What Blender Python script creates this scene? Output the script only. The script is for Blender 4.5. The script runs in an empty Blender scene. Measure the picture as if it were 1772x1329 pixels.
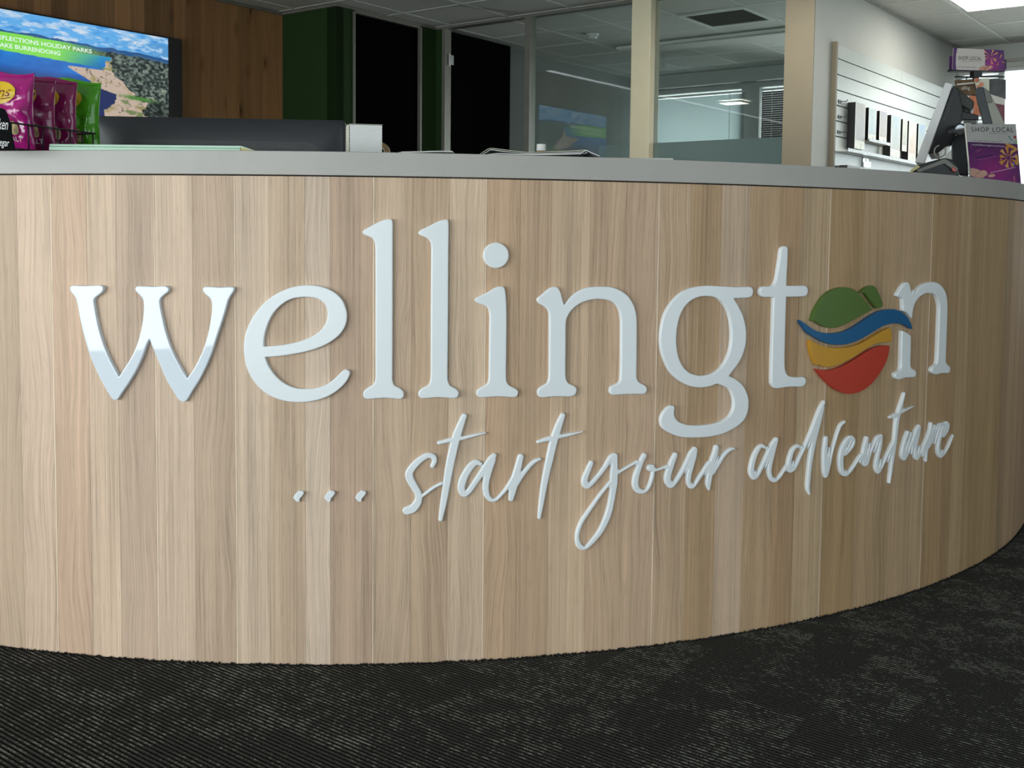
import bpy, math, random
import numpy as np
from mathutils import Matrix, Vector

# ------------------------------------------------------------------ scene, camera, light
SC = bpy.context.scene
COL = SC.collection
random.seed(7)
RNG = np.random.RandomState(11)

IW, IH = 1772.0, 1329.0
FPX, CXP, CYP = 1850.0, 886.0, 529.66
PITCH, ROLL, HC = 0.06593, 0.01032, 0.95
_c, _s = math.cos(PITCH), math.sin(PITCH)
_fw = np.array([0, _c, -_s]); _up0 = np.array([0, _s, _c]); _rt0 = np.array([1.0, 0, 0])
_rt = math.cos(ROLL) * _rt0 + math.sin(ROLL) * _up0
_up = -math.sin(ROLL) * _rt0 + math.cos(ROLL) * _up0
CAMP = np.array([0, 0, HC])

cam_d = bpy.data.cameras.new('camera'); cam = bpy.data.objects.new('camera', cam_d); COL.objects.link(cam)
cam_d.sensor_fit = 'HORIZONTAL'; cam_d.sensor_width = 36.0
cam_d.lens = 36.0 * FPX / IW
cam_d.shift_y = -(IH / 2 - CYP) / IW
cam_d.clip_start = 0.05; cam_d.clip_end = 200
cam.matrix_world = Matrix(((_rt[0], _up[0], -_fw[0], 0), (_rt[1], _up[1], -_fw[1], 0), (_rt[2], _up[2], -_fw[2], HC), (0, 0, 0, 1)))
SC.camera = cam

# room axes: u runs along the timber wall away from the camera, v along the glass office front
ANG = math.radians(37.0)
UX = np.array([math.sin(ANG), math.cos(ANG)]); VX = np.array([-math.cos(ANG), math.sin(ANG)])
YAW = math.radians(53.0)
def W(U, V, z=0.0):
    p = U * UX + V * VX
    return (float(p[0]), float(p[1]), float(z))

world = bpy.data.worlds.new('world'); SC.world = world; world.use_nodes = True
bg = world.node_tree.nodes['Background']
bg.inputs['Color'].default_value = (0.90, 0.95, 1.0, 1); bg.inputs['Strength'].default_value = 2.0

def area(name, U, V, z, sx, sy, direc, power, color):
    l = bpy.data.lights.new(name, 'AREA'); l.shape = 'RECTANGLE'; l.size = sx; l.size_y = sy
    l.energy = power; l.color = color
    o = bpy.data.objects.new(name, l); COL.objects.link(o)
    d = Vector((direc[0] * UX[0] + direc[1] * VX[0], direc[0] * UX[1] + direc[1] * VX[1], direc[2]))
    o.rotation_euler = d.to_track_quat('-Z', 'Y').to_euler(); o.location = W(U, V, z)
    return o
# daylight standing in the shopfront windows behind the camera and in the end windows, plus an added office fill
area('daylight_shopfront', -3.25, 3.28, 1.02, 6.2, 1.64, (1, 0, 0), 240, (0.99, 0.985, 1.0))
area('daylight_shopfront_2', -3.25, -1.65, 1.02, 3.2, 1.64, (1, 0, 0), 88, (0.96, 0.975, 1.0))
area('daylight_side', 2.0, -3.75, 1.4, 3.4, 2.1, (0, 1, 0), 3, (0.97, 0.98, 1.0))
area('daylight_end_window', 10.75, 1.35, 1.4, 2.6, 2.1, (-1, 0, 0), 58, (0.97, 0.99, 1.0))
area('daylight_office', 10.95, 4.6, 1.75, 3.0, 1.4, (-1, 0, 0), 80, (0.95, 0.98, 1.0))
area('office_fill_light', 10.62, 3.45, 1.70, 0.9, 1.4, (-1, 0, 0), 26, (0.98, 0.99, 1.0))  # added fill light at a made-up, unseen window, brightens the office

SC.cycles.max_bounces = 6; SC.cycles.diffuse_bounces = 2; SC.cycles.glossy_bounces = 3; SC.cycles.transparent_max_bounces = 8
SC.cycles.caustics_reflective = False; SC.cycles.caustics_refractive = False
SC.view_settings.view_transform = 'Standard'
try: SC.view_settings.look = 'None'
except Exception: pass
SC.view_settings.exposure = 0.0; SC.view_settings.gamma = 1.0
SC.view_settings.use_curve_mapping = False

# ------------------------------------------------------------------ photo rays (for measuring real positions)
def rays(px):
    px = np.atleast_2d(np.asarray(px, float))
    return ((px[:, 0:1] - CXP) / FPX) * _rt - ((px[:, 1:2] - CYP) / FPX) * _up + _fw
def toPx(X):
    d = X - CAMP
    w = d @ _fw
    return np.stack([CXP + FPX * (d @ _rt) / w, CYP - FPX * (d @ _up) / w], -1)
def P(px, py, D):                       # the point at distance D (world y) seen at this spot of the photo
    d = rays([(px, py)])[0]
    return CAMP + d * (D / d[1])

# ------------------------------------------------------------------ mesh helpers
class MB:
    def __init__(s): s.v = []; s.f = []; s.m = []
    def add(s, vs, fs, mi=0):
        o = len(s.v); s.v += [tuple(map(float, p)) for p in vs]
        s.f += [tuple(i + o for i in f) for f in fs]; s.m += [mi] * len(fs); return s
    def box(s, x0, x1, y0, y1, z0, z1, mi=0):
        v = [(x0, y0, z0), (x1, y0, z0), (x1, y1, z0), (x0, y1, z0), (x0, y0, z1), (x1, y0, z1), (x1, y1, z1), (x0, y1, z1)]
        return s.add(v, [(0, 3, 2, 1), (4, 5, 6, 7), (0, 1, 5, 4), (1, 2, 6, 5), (2, 3, 7, 6), (3, 0, 4, 7)], mi)
    def prism(s, poly, d, mi=0):        # poly: list of 3d points (planar), d: extrusion vector
        n = len(poly); d = np.array(d)
        P3 = [np.array(p, float) for p in poly]
        v = P3 + [p + d for p in P3]
        f = [tuple(range(n))[::-1], tuple(range(n, 2 * n))] + [(i, (i + 1) % n, n + (i + 1) % n, n + i) for i in range(n)]
        return s.add(v, f, mi)
    def cyl(s, p0, p1, r, n=12, r1=None, mi=0, caps=True):
        p0 = np.array(p0, float); p1 = np.array(p1, float); r1 = r if r1 is None else r1
        d = p1 - p0; d = d / np.linalg.norm(d)
        a = np.cross(d, [0, 0, 1.0]); 
        if np.linalg.norm(a) < 1e-4: a = np.array([1.0, 0, 0])
        a /= np.linalg.norm(a); b = np.cross(d, a)
        v = []
        for p, rr in ((p0, r), (p1, r1)):
            for k in range(n):
                t = 2 * math.pi * k / n; v.append(p + rr * (math.cos(t) * a + math.sin(t) * b))
        f = [(k, (k + 1) % n, n + (k + 1) % n, n + k) for k in range(n)]
        if caps: f += [tuple(range(n))[::-1], tuple(range(n, 2 * n))]
        return s.add(v, f, mi)
    def tube(s, pts, r, n=8, closed=False, mi=0):
        pts = [np.array(p, float) for p in pts]; m = len(pts); v = []; f = []
        prev = None
        for i, p in enumerate(pts):
            a = pts[(i + 1) % m] if (closed or i < m - 1) else p
            b = pts[i - 1] if (closed or i > 0) else p
            d = a - b; d /= np.linalg.norm(d) + 1e-12
            ref = np.array([0, 0, 1.0]) if abs(d[2]) < 0.9 else np.array([1.0, 0, 0])
            x = np.cross(d, ref) if prev is None else prev - d * (prev @ d)
            x /= np.linalg.norm(x); prev = x; y = np.cross(d, x)
            for k in range(n):
                t = 2 * math.pi * k / n; v.append(p + r * (math.cos(t) * x + math.sin(t) * y))
        for i in range(m if closed else m - 1):
            j = (i + 1) % m
            for k in range(n):
                f.append((i * n + k, i * n + (k + 1) % n, j * n + (k + 1) % n, j * n + k))
        if not closed: f += [tuple(range(n))[::-1], tuple(range((m - 1) * n, m * n))]
        return s.add(v, f, mi)
    def lathe(s, prof, c=(0, 0, 0), n=20, mi=0):
        v = []; f = []; m = len(prof)
        for r, z in prof:
            for k in range(n):
                t = 2 * math.pi * k / n; v.append((c[0] + r * math.cos(t), c[1] + r * math.sin(t), c[2] + z))
        for i in range(m - 1):
            for k in range(n): f.append((i * n + k, i * n + (k + 1) % n, (i + 1) * n + (k + 1) % n, (i + 1) * n + k))
        f += [tuple(range(n))[::-1], tuple(range((m - 1) * n, m * n))]
        return s.add(v, f, mi)
    def grid(s, fn, nx, ny, mi=0):
        v = [fn(i / nx, j / ny) for j in range(ny + 1) for i in range(nx + 1)]
        f = [(j * (nx + 1) + i, j * (nx + 1) + i + 1, (j + 1) * (nx + 1) + i + 1, (j + 1) * (nx + 1) + i) for j in range(ny) for i in range(nx)]
        return s.add(v, f, mi)
    def mesh(s, name, off=(0, 0, 0)):
        me = bpy.data.meshes.new(name)
        o = np.array(off, float)
        me.from_pydata([tuple(np.array(p) - o) for p in s.v], [], s.f); me.update()
        return me

def fix_normals(me):
    import bmesh
    b = bmesh.new(); b.from_mesh(me); bmesh.ops.recalc_face_normals(b, faces=b.faces[:]); b.to_mesh(me); b.free()

def tag(o, label=None, cat=None, group=None, kind=None):
    if label: o['label'] = label
    if cat: o['category'] = cat
    if group: o['group'] = group
    if kind: o['kind'] = kind
    return o

def finish(o, me, mats, smooth, bevel, mb, fixn=True):
    if not isinstance(mats, (list, tuple)): mats = [mats]
    for m in mats: me.materials.append(m)
    if len(mats) > 1: me.polygons.foreach_set('material_index', mb.m)
    if fixn: fix_normals(me)
    if smooth: me.polygons.foreach_set('use_smooth', [True] * len(me.polygons))
    if bevel:
        md = o.modifiers.new('bevel', 'BEVEL'); md.width = bevel; md.segments = 2; md.limit_method = 'ANGLE'; md.angle_limit = math.radians(40)
    return o

class Thing:
    """An Empty at a thing's base; parts are given in the frame of that Empty (yaw about z)."""
    def __init__(s, name, label, cat, loc, yaw=0.0, group=None, kind=None):
        s.o = bpy.data.objects.new(name, None); COL.objects.link(s.o)
        s.o.empty_display_size = 0.05
        s.loc = np.array(loc, float); s.yaw = yaw
        s.o.location = loc; s.o.rotation_euler = (0, 0, yaw)
        tag(s.o, label, cat, group, kind)
    def to_local(s, p):
        d = np.array(p, float) - s.loc; c, n = math.cos(-s.yaw), math.sin(-s.yaw)
        return (c * d[0] - n * d[1], n * d[0] + c * d[1], d[2])
    def part(s, name, mb, mat, parent=None, smooth=False, bevel=0, world=False, label=None, kind=None, fixn=True):
        if world: mb.v = [s.to_local(p) for p in mb.v]
        me = mb.mesh(name); o = bpy.data.objects.new(name, me); COL.objects.link(o)
        o.parent = parent if parent is not None else s.o
        finish(o, me, mat, smooth, bevel, mb, fixn)
        if label: o['label'] = label
        if kind: o['kind'] = kind
        return o

def single(name, mb, mat, label=None, cat=None, group=None, kind=None, base=None, smooth=False, bevel=0, yaw=0.0, fixn=True):
    """A one-mesh thing: vertices are world coordinates (or room frame when yaw is set, base = room point)."""
    off = (0, 0, 0)
    if base is not None: off = base
    me = mb.mesh(name, off); o = bpy.data.objects.new(name, me); COL.objects.link(o)
    if yaw: o.rotation_euler = (0, 0, yaw); o.location = W(*off) if len(off) == 3 else off
    else: o.location = off
    finish(o, me, mat, smooth, bevel, mb, fixn)
    return tag(o, label, cat, group, kind)

# ------------------------------------------------------------------ materials
def lin(c):
    return tuple(((x / 255.0) / 12.92 if x / 255.0 <= 0.04045 else ((x / 255.0 + 0.055) / 1.055) ** 2.4) for x in c)
class NT:
    def __init__(s, name):
        s.m = bpy.data.materials.new(name); s.m.use_nodes = True; s.t = s.m.node_tree
        s.b = s.t.nodes['Principled BSDF']; s.out = s.t.nodes['Material Output']
    def n(s, typ, **kw):
        x = s.t.nodes.new(typ)
        for k, v in kw.items():
            if k in x.inputs: x.inputs[k].default_value = v
            else: setattr(x, k, v)
        return x
    def l(s, a, b): s.t.links.new(a, b)
    def math(s, op, a, b=None, c=None):
        x = s.n('ShaderNodeMath', operation=op)
        for i, q in enumerate((a, b, c)):
            if q is None: continue
            if hasattr(q, 'links'): s.l(q, x.inputs[i])
            else: x.inputs[i].default_value = q
        return x.outputs[0]
    def ramp(s, fac, stops):
        r = s.n('ShaderNodeValToRGB'); e = r.color_ramp.elements
        while len(e) < len(stops): e.new(0.5)
        for i, (p, c) in enumerate(stops):
            e[i].position = p; e[i].color = (*c, 1) if len(c) == 3 else c
        s.l(fac, r.inputs[0]); return r.outputs[0]
    def mix(s, fac, a, b, blend='MIX'):
        x = s.n('ShaderNodeMix', data_type='RGBA', blend_type=blend)
        for q, i in ((fac, 0), (a, 6), (b, 7)):
            if hasattr(q, 'links'): s.l(q, x.inputs[i])
            else: x.inputs[i].default_value = q if i == 0 else ((*q, 1) if len(q) == 3 else q)
        return x.outputs[2]

def mat(name, col, rough=0.5, metal=0.0, spec=0.5, var=0.06, vscale=12.0, bump=0.0, bscale=200.0, emit=None, estr=0.0, coat=0.0):
    t = NT(name); b = t.b
    tc = t.n('ShaderNodeTexCoord')
    nz = t.n('ShaderNodeTexNoise', Scale=vscale, Detail=3.0); t.l(tc.outputs['Object'], nz.inputs['Vector'])
    c0 = tuple(max(0, x * (1 - var)) for x in col); c1 = tuple(min(1, x * (1 + var)) for x in col)
    t.l(t.ramp(nz.outputs['Fac'], [(0.3, c0), (0.7, c1)]), b.inputs['Base Color'])
    b.inputs['Roughness'].default_value = rough; b.inputs['Metallic'].default_value = metal
    b.inputs['Specular IOR Level'].default_value = spec
    if coat: b.inputs['Coat Weight'].default_value = coat; b.inputs['Coat Roughness'].default_value = 0.03
    if bump:
        n2 = t.n('ShaderNodeTexNoise', Scale=bscale, Detail=2.0); t.l(tc.outputs['Object'], n2.inputs['Vector'])
        bp = t.n('ShaderNodeBump', Strength=bump, Distance=0.002); t.l(n2.outputs['Fac'], bp.inputs['Height']); t.l(bp.outputs[0], b.inputs['Normal'])
    if emit: b.inputs['Emission Color'].default_value = (*emit, 1); b.inputs['Emission Strength'].default_value = estr
    return t.m

def print_mat(name, rough=0.4, emit=0.0):           # flat print stored in the mesh's colour attribute
    t = NT(name); a = t.n('ShaderNodeAttribute', attribute_name='Col')
    if emit:
        t.b.inputs['Base Color'].default_value = (0.01, 0.01, 0.01, 1); t.b.inputs['Roughness'].default_value = 0.25
        t.l(a.outputs['Color'], t.b.inputs['Emission Color']); t.b.inputs['Emission Strength'].default_value = emit
    else:
        t.l(a.outputs['Color'], t.b.inputs['Base Color']); t.b.inputs['Roughness'].default_value = rough
    return t.m

def oak(name, tint, streak=0.30, knots=False, scale=1.0, rough=0.5):
    """Vertical-grain board: UV = (metres across, metres up); Object colour = tone of this board."""
    t = NT(name); b = t.b
    uv = t.n('ShaderNodeUVMap'); oi = t.n('ShaderNodeObjectInfo')
    off = t.n('ShaderNodeCombineXYZ'); t.l(t.math('MULTIPLY', oi.outputs['Random'], 37.0), off.inputs[0]); t.l(t.math('MULTIPLY', oi.outputs['Random'], 91.0), off.inputs[1])
    ad = t.n('ShaderNodeVectorMath', operation='ADD'); t.l(uv.outputs[0], ad.inputs[0]); t.l(off.outputs[0], ad.inputs[1])
    def noise(sx, sy, det, rgh=0.5, dist=0.0, src=ad):
        mp = t.n('ShaderNodeMapping'); mp.inputs['Scale'].default_value = (sx * scale, sy * scale, 1); t.l(src.outputs[0], mp.inputs['Vector'])
        nz = t.n('ShaderNodeTexNoise', Scale=1.0, Detail=det, Roughness=rgh, Distortion=dist); t.l(mp.outputs[0], nz.inputs['Vector']); return nz.outputs['Fac']
    broad = noise(16, 0.8, 2.0)
    bend = noise(11, 2.4, 1.5)
    # slow sideways drift of the grain gives flame figures on some boards
    sep = t.n('ShaderNodeSeparateXYZ'); t.l(ad.outputs[0], sep.inputs[0])
    amt = t.math('MULTIPLY', t.math('GREATER_THAN', oi.outputs['Random'], 0.45), 0.055)
    cb = t.n('ShaderNodeCombineXYZ'); t.l(t.math('ADD', sep.outputs[0], t.math('MULTIPLY', t.math('SUBTRACT', bend, 0.5), amt)), cb.inputs[0]); t.l(sep.outputs[1], cb.inputs[1])
    ring = noise(150, 1.1, 3.0, 0.6, src=cb)
    fine = noise(430, 4.0, 4.0, 0.65, src=cb)
    pores = noise(820, 16, 2.0, 0.5, src=cb)
    g = t.math('ADD', t.math('MULTIPLY', ring, 0.42), t.math('ADD', t.math('MULTIPLY', fine, 0.42), t.math('MULTIPLY', broad, 0.36)))
    dark = tuple(x * (1 - streak) for x in tint); lite = tuple(min(1, x * (1 + streak * 0.75)) for x in tint)
    col = t.ramp(g, [(0.42, dark), (0.60, tint), (0.78, lite)])
    pm = t.ramp(pores, [(0.30, (0.62, 0.58, 0.55)), (0.42, (1, 1, 1))])
    col = t.mix(0.55, col, pm, 'MULTIPLY')
    if knots:
        mp = t.n('ShaderNodeMapping'); mp.inputs['Scale'].default_value = (7.0, 2.6, 1); t.l(ad.outputs[0], mp.inputs['Vector'])
        vo = t.n('ShaderNodeTexVoronoi', Scale=1.0); t.l(mp.outputs[0], vo.inputs['Vector'])
        k = t.ramp(vo.outputs['Distance'], [(0.03, (0.16, 0.10, 0.07)), (0.13, (0.75, 0.7, 0.66)), (0.26, (1, 1, 1))])
        col = t.mix(0.8, col, k, 'MULTIPLY')
    col = t.mix(1.0, col, oi.outputs['Color'], 'MULTIPLY')
    t.l(col, b.inputs['Base Color']); b.inputs['Roughness'].default_value = rough; b.inputs['Specular IOR Level'].default_value = 0.3
    bp = t.n('ShaderNodeBump', Strength=0.4, Distance=0.0008); t.l(t.math('ADD', fine, pores), bp.inputs['Height']); t.l(bp.outputs[0], b.inputs['Normal'])
    return t.m

def carpet_mat():
    t = NT('ribbed_carpet'); b = t.b
    tc = t.n('ShaderNodeTexCoord'); sep = t.n('ShaderNodeSeparateXYZ'); t.l(tc.outputs['Object'], sep.inputs[0])
    U, V = sep.outputs[0], sep.outputs[1]
    rib = t.math('FLOOR', t.math('DIVIDE', U, RIB))
    def n2(x, y, det=2.0, rgh=0.5):
        cb = t.n('ShaderNodeCombineXYZ'); t.l(x, cb.inputs[0]); t.l(y, cb.inputs[1])
        nz = t.n('ShaderNodeTexNoise', Scale=1.0, Detail=det, Roughness=rgh); t.l(cb.outputs[0], nz.inputs['Vector']); return nz.outputs['Fac']
    fr = t.math('FRACT', t.math('DIVIDE', U, RIB))
    top = t.math('SUBTRACT', 1.0, t.math('MULTIPLY', t.math('ABSOLUTE', t.math('SUBTRACT', fr, 0.5)), 2.0))      # 1 on the crest of a rib
    crest = t.math('MINIMUM', t.math('MAXIMUM', t.math('MULTIPLY', t.math('SUBTRACT', top, 0.48), 4.0), 0.0), 1.0)
    dash = n2(t.math('MULTIPLY', rib, 5.37), t.math('MULTIPLY', V, 50.0), 4.0, 0.8)
    loop = n2(t.math('MULTIPLY', U, 420.0), t.math('MULTIPLY', V, 260.0), 2.0)
    bu = t.math('FLOOR', t.math('MULTIPLY', U, 9.0)); bv = t.math('FLOOR', t.math('MULTIPLY', V, 6.5))
    wn = t.n('ShaderNodeTexWhiteNoise', noise_dimensions='2D'); cb = t.n('ShaderNodeCombineXYZ'); t.l(bu, cb.inputs[0]); t.l(bv, cb.inputs[1]); t.l(cb.outputs[0], wn.inputs['Vector'])
    soft = n2(t.math('MULTIPLY', U, 15.0), t.math('MULTIPLY', V, 9.0), 3.0, 0.6)
    patch = t.math('ADD', t.math('MULTIPLY', wn.outputs['Value'], 0.22), t.math('MULTIPLY', soft, 0.80))
    thr = t.math('SUBTRACT', 0.76, t.math('MULTIPLY', patch, 0.48))
    on = t.math('MULTIPLY', t.math('SUBTRACT', t.math('ADD', t.math('MULTIPLY', dash, 0.8), t.math('MULTIPLY', loop, 0.2)), thr), 8.0)
    on = t.math('MULTIPLY', t.math('MINIMUM', t.math('MAXIMUM', on, 0.0), 1.0), crest)
    base = t.ramp(t.math('ADD', t.math('MULTIPLY', loop, 0.5), t.math('MULTIPLY', top, 0.5)), [(0.25, (0.003, 0.003, 0.003)), (0.75, (0.068, 0.067, 0.060))])  # groove shading painted into the base colour, dark between rib crests
    pale = t.ramp(loop, [(0.25, (0.10, 0.10, 0.085)), (0.75, (0.40, 0.395, 0.35))])
    t.l(t.mix(on, base, pale), b.inputs['Base Color']); b.inputs['Roughness'].default_value = 0.95; b.inputs['Specular IOR Level'].default_value = 0.05
    bp = t.n('ShaderNodeBump', Strength=0.9, Distance=0.003); t.l(loop, bp.inputs['Height']); t.l(bp.outputs[0], b.inputs['Normal'])
    return t.m

def glass_mat(name, tint=(0.93, 0.97, 0.96), frost=False):
    t = NT(name); t.t.nodes.remove(t.b)
    tr = t.n('ShaderNodeBsdfTransparent'); tr.inputs[0].default_value = (*tint, 1)
    gl = t.n('ShaderNodeBsdfGlossy', Roughness=0.0); gl.inputs[0].default_value = (1, 1, 1, 1)
    fr = t.n('ShaderNodeFresnel', IOR=1.5); mx = t.n('ShaderNodeMixShader')
    t.l(fr.outputs[0], mx.inputs[0]); t.l(tr.outputs[0], mx.inputs[1]); t.l(gl.outputs[0], mx.inputs[2])
    last = mx
    if frost:
        df = t.n('ShaderNodeBsdfDiffuse'); df.inputs[0].default_value = (0.50, 0.56, 0.53, 1)
        tl = t.n('ShaderNodeBsdfTranslucent'); tl.inputs[0].default_value = (0.5, 0.56, 0.55, 1)
        m2 = t.n('ShaderNodeMixShader'); m2.inputs[0].default_value = 0.55; t.l(df.outputs[0], m2.inputs[1]); t.l(tl.outputs[0], m2.inputs[2])
        m3 = t.n('ShaderNodeMixShader'); m3.inputs[0].default_value = 0.88; t.l(mx.outputs[0], m3.inputs[1]); t.l(m2.outputs[0], m3.inputs[2]); last = m3
    t.l(last.outputs[0], t.out.inputs[0]); return t.m

def translucent_mat(name, col, amt=0.5):
    t = NT(name); t.b.inputs['Base Color'].default_value = (*col, 1); t.b.inputs['Roughness'].default_value = 0.5
    tl = t.n('ShaderNodeBsdfTranslucent'); tl.inputs[0].default_value = (*col, 1)
    mx = t.n('ShaderNodeMixShader'); mx.inputs[0].default_value = amt; t.l(t.b.outputs[0], mx.inputs[1]); t.l(tl.outputs[0], mx.inputs[2]); t.l(mx.outputs[0], t.out.inputs[0])
    return t.m

RIB = 0.0105
M = dict(
    oak=oak('pale_oak_laminate', (0.61, 0.455, 0.345), streak=0.40),
    oakwall=oak('rustic_oak_wall', (0.30, 0.155, 0.066), streak=0.38, knots=True, scale=0.7),
    carpet=carpet_mat(),
    countergrey=mat('grey_laminate', (0.435, 0.41, 0.385), 0.45, var=0.03, bump=0.1),
    carcass=mat('dark_carcass', (0.05, 0.04, 0.03), 0.8),
    sign_gloss=mat('gloss_white_acrylic', (0.78, 0.84, 0.92), 0.03, var=0.01, spec=0.5),
    sign_white=mat('satin_white_acrylic', (0.85, 0.88, 0.91), 0.32, var=0.01),
    green=mat('sign_green', (0.085, 0.155, 0.028), 0.4, var=0.03), blue=mat('sign_blue', (0.006, 0.105, 0.26), 0.4, var=0.03),
    yellow=mat('sign_yellow', (0.60, 0.30, 0.03), 0.4, var=0.03), red=mat('sign_red', (0.52, 0.045, 0.022), 0.4, var=0.03),
    wallwhite=mat('painted_wall_white', (0.60, 0.62, 0.59), 0.7, var=0.02, vscale=3), wallgreen=mat('painted_wall_green', (0.019, 0.046, 0.012), 0.75, spec=0.2, var=0.04, vscale=2),
    wallgrey=mat('painted_wall_grey', (0.40, 0.42, 0.40), 0.7, var=0.03, vscale=2), cream=mat('cream_post_paint', (0.86, 0.78, 0.56), 0.5, var=0.02),
    beige=mat('beige_wall_paint', (0.28, 0.24, 0.17), 0.6, var=0.03), tile=mat('ceiling_tile_white', (0.64, 0.63, 0.58), 0.9, var=0.03, bump=0.3, bscale=90),
    tbar=mat('ceiling_grid_white', (0.74, 0.74, 0.69), 0.5, var=0.01), doorblack=mat('black_door_paint', (0.002, 0.002, 0.002), 0.9, spec=0.02),
    frame=mat('grey_aluminium_frame', (0.22, 0.21, 0.18), 0.4, metal=0.3), steel=mat('steel', (0.6, 0.6, 0.6), 0.25, metal=1.0),
    glass=glass_mat('clear_glass'), frost=glass_mat('frosted_film', frost=True),
    black=mat('black_plastic', (0.012, 0.012, 0.014), 0.38), blacksatin=mat('black_satin_plastic', (0.030, 0.032, 0.038), 0.42, bump=0.1, bscale=600), darkgrey=mat('dark_grey_plastic', (0.05, 0.055, 0.06), 0.45),
    midgrey=mat('mid_grey_plastic', (0.16, 0.155, 0.14), 0.5), lightplastic=mat('white_plastic', (0.72, 0.70, 0.70), 0.4, var=0.02), greybeige=mat('grey_beige_plastic', (0.30, 0.30, 0.25), 0.5),
    paper=mat('white_paper', (0.80, 0.80, 0.79), 0.8, var=0.02), mint=mat('mint_paper', (0.56, 0.76, 0.62), 0.7, var=0.03), cream_paper=mat('cream_paper', (0.70, 0.68, 0.55), 0.8), straw=mat('straw_paper', (0.62, 0.53, 0.25), 0.8),
    tan=mat('tan_tape', (0.32, 0.20, 0.09), 0.5), chrome=mat('chrome', (0.32, 0.33, 0.36), 0.12, metal=1.0), redtip=mat('red_plastic', (0.45, 0.09, 0.07), 0.4),
    bagpink=mat('magenta_foil', (0.42, 0.012, 0.20), 0.20, var=0.15, vscale=30, coat=0.6), bagplum=mat('plum_foil', (0.30, 0.012, 0.115), 0.20, var=0.15, vscale=30, coat=0.6), baggreen=mat('green_foil', (0.085, 0.40, 0.012), 0.22, var=0.15, vscale=30, coat=0.5),
    logoyellow=mat('logo_yellow', (0.80, 0.52, 0.03), 0.3), logored=mat('logo_dark_red', (0.18, 0.02, 0.02), 0.4), chalkboard=mat('matt_black_board', (0.006, 0.006, 0.007), 0.9, spec=0.08), chalk=mat('chalk_white', (0.85, 0.85, 0.85), 0.7),
    chip=mat('printed_chip', (0.70, 0.55, 0.28), 0.4, var=0.2, vscale=60), wire=mat('black_wire', (0.01, 0.01, 0.01), 0.35),
    lamp=mat('light_diffuser', (0.9, 0.9, 0.9), 0.5, emit=(1.0, 0.95, 0.84), estr=13.0), downlamp=mat('downlight_diffuser', (0.9, 0.9, 0.9), 0.5, emit=(1.0, 0.96, 0.88), estr=14.0),
    print=print_mat('printed_card', 0.35), screen=print_mat('tv_picture', emit=1.0), ink=mat('dark_grey_ink', (0.06, 0.05, 0.06), 0.6), inkwhite=mat('white_ink', (0.85, 0.8, 0.85), 0.6),
    bannertext=mat('screen_text_white', (0.02, 0.02, 0.02), 0.3, emit=(0.80, 0.97, 0.90), estr=0.95), blind=translucent_mat('blind_slat', (0.36, 0.42, 0.42), 0.4), blinddark=mat('blind_slat_dark', (0.10, 0.095, 0.08), 0.6), white_metal=mat('white_powdercoat', (0.7, 0.7, 0.68), 0.4, var=0.02),
    acrylic=glass_mat('clear_acrylic', (0.96, 0.98, 0.98)), slat=mat('slatwall_board', (0.66, 0.72, 0.70), 0.35, var=0.02), brownbag=mat('brown_gift_bag', (0.12, 0.065, 0.03), 0.6, var=0.4, vscale=40), orange=mat('orange_card', (0.62, 0.20, 0.10), 0.6, var=0.4, vscale=30), greypouch=mat('grey_pouch', (0.09, 0.09, 0.09), 0.5, var=0.3, vscale=25), mauve=mat('mauve_card', (0.22, 0.07, 0.10), 0.6, var=0.3, vscale=20),
    blockside=mat('dark_block_side', (0.02, 0.018, 0.022), 0.3), skirting=mat('skirting_paint', (0.45, 0.43, 0.38), 0.5), warmwhite=mat('warm_white_card', (0.72, 0.68, 0.60), 0.6),
)

# ------------------------------------------------------------------ text and printed pictures
def text_mesh(s, size=1.0, shear=0.0, align='CENTER', space=1.0, bold=0.0):
    cu = bpy.data.curves.new('txt', 'FONT'); cu.body = s; cu.size = size; cu.shear = shear; cu.align_x = align; cu.align_y = 'CENTER'; cu.space_character = space; cu.resolution_u = 4; cu.offset = bold
    ob = bpy.data.objects.new('txt', cu); COL.objects.link(ob)
    bpy.context.view_layer.update()
    me = bpy.data.meshes.new_from_object(ob.evaluated_get(bpy.context.evaluated_depsgraph_get()))
    v = [tuple(x.co) for x in me.vertices]; f = [tuple(p.vertices) for p in me.polygons]
    bpy.data.objects.remove(ob); bpy.data.curves.remove(cu); bpy.data.meshes.remove(me)
    return v, f
def text_fit(s, x0, x1, y0, y1, **kw):      # lettering scaled to fill a rectangle (2D)
    v, f = text_mesh(s, **kw)
    a = np.array(v)[:, :2]; lo = a.min(0); hi = a.max(0)
    b = (a - lo) / (hi - lo) * np.array([x1 - x0, y1 - y0]) + np.array([x0, y0])
    return b, f
def quadmap(TL, TR, BL, BR):
    TL, TR, BL, BR = (np.array(p, float) for p in (TL, TR, BL, BR))
    n = np.cross(TR - TL, BL - TL); n /= np.linalg.norm(n)
    if n @ (CAMP - TL) < 0: n = -n
    def f(x, y, off=0.0):              # x right 0..1, y down 0..1
        return (TL * (1 - x) + TR * x) * (1 - y) + (BL * (1 - x) + BR * x) * y + n * off
    return f, n
def painted(name, f, nx, ny, colfn, off=0.0):
    """A fine grid over a flat face, its print given point by point (sRGB 0..1) by colfn(X, Y)."""
    xs = np.linspace(0, 1, nx + 1); ys = np.linspace(0, 1, ny + 1)
    X, Y = np.meshgrid(xs, ys)
    mb = MB(); mb.grid(lambda a, b: f(a, b, off), nx, ny)
    rgb = np.clip(colfn(X.ravel(), Y.ravel()), 0, 1)
    rgb = np.where(rgb <= 0.04045, rgb / 12.92, ((rgb + 0.055) / 1.055) ** 2.4)
    return mb, rgb
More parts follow.
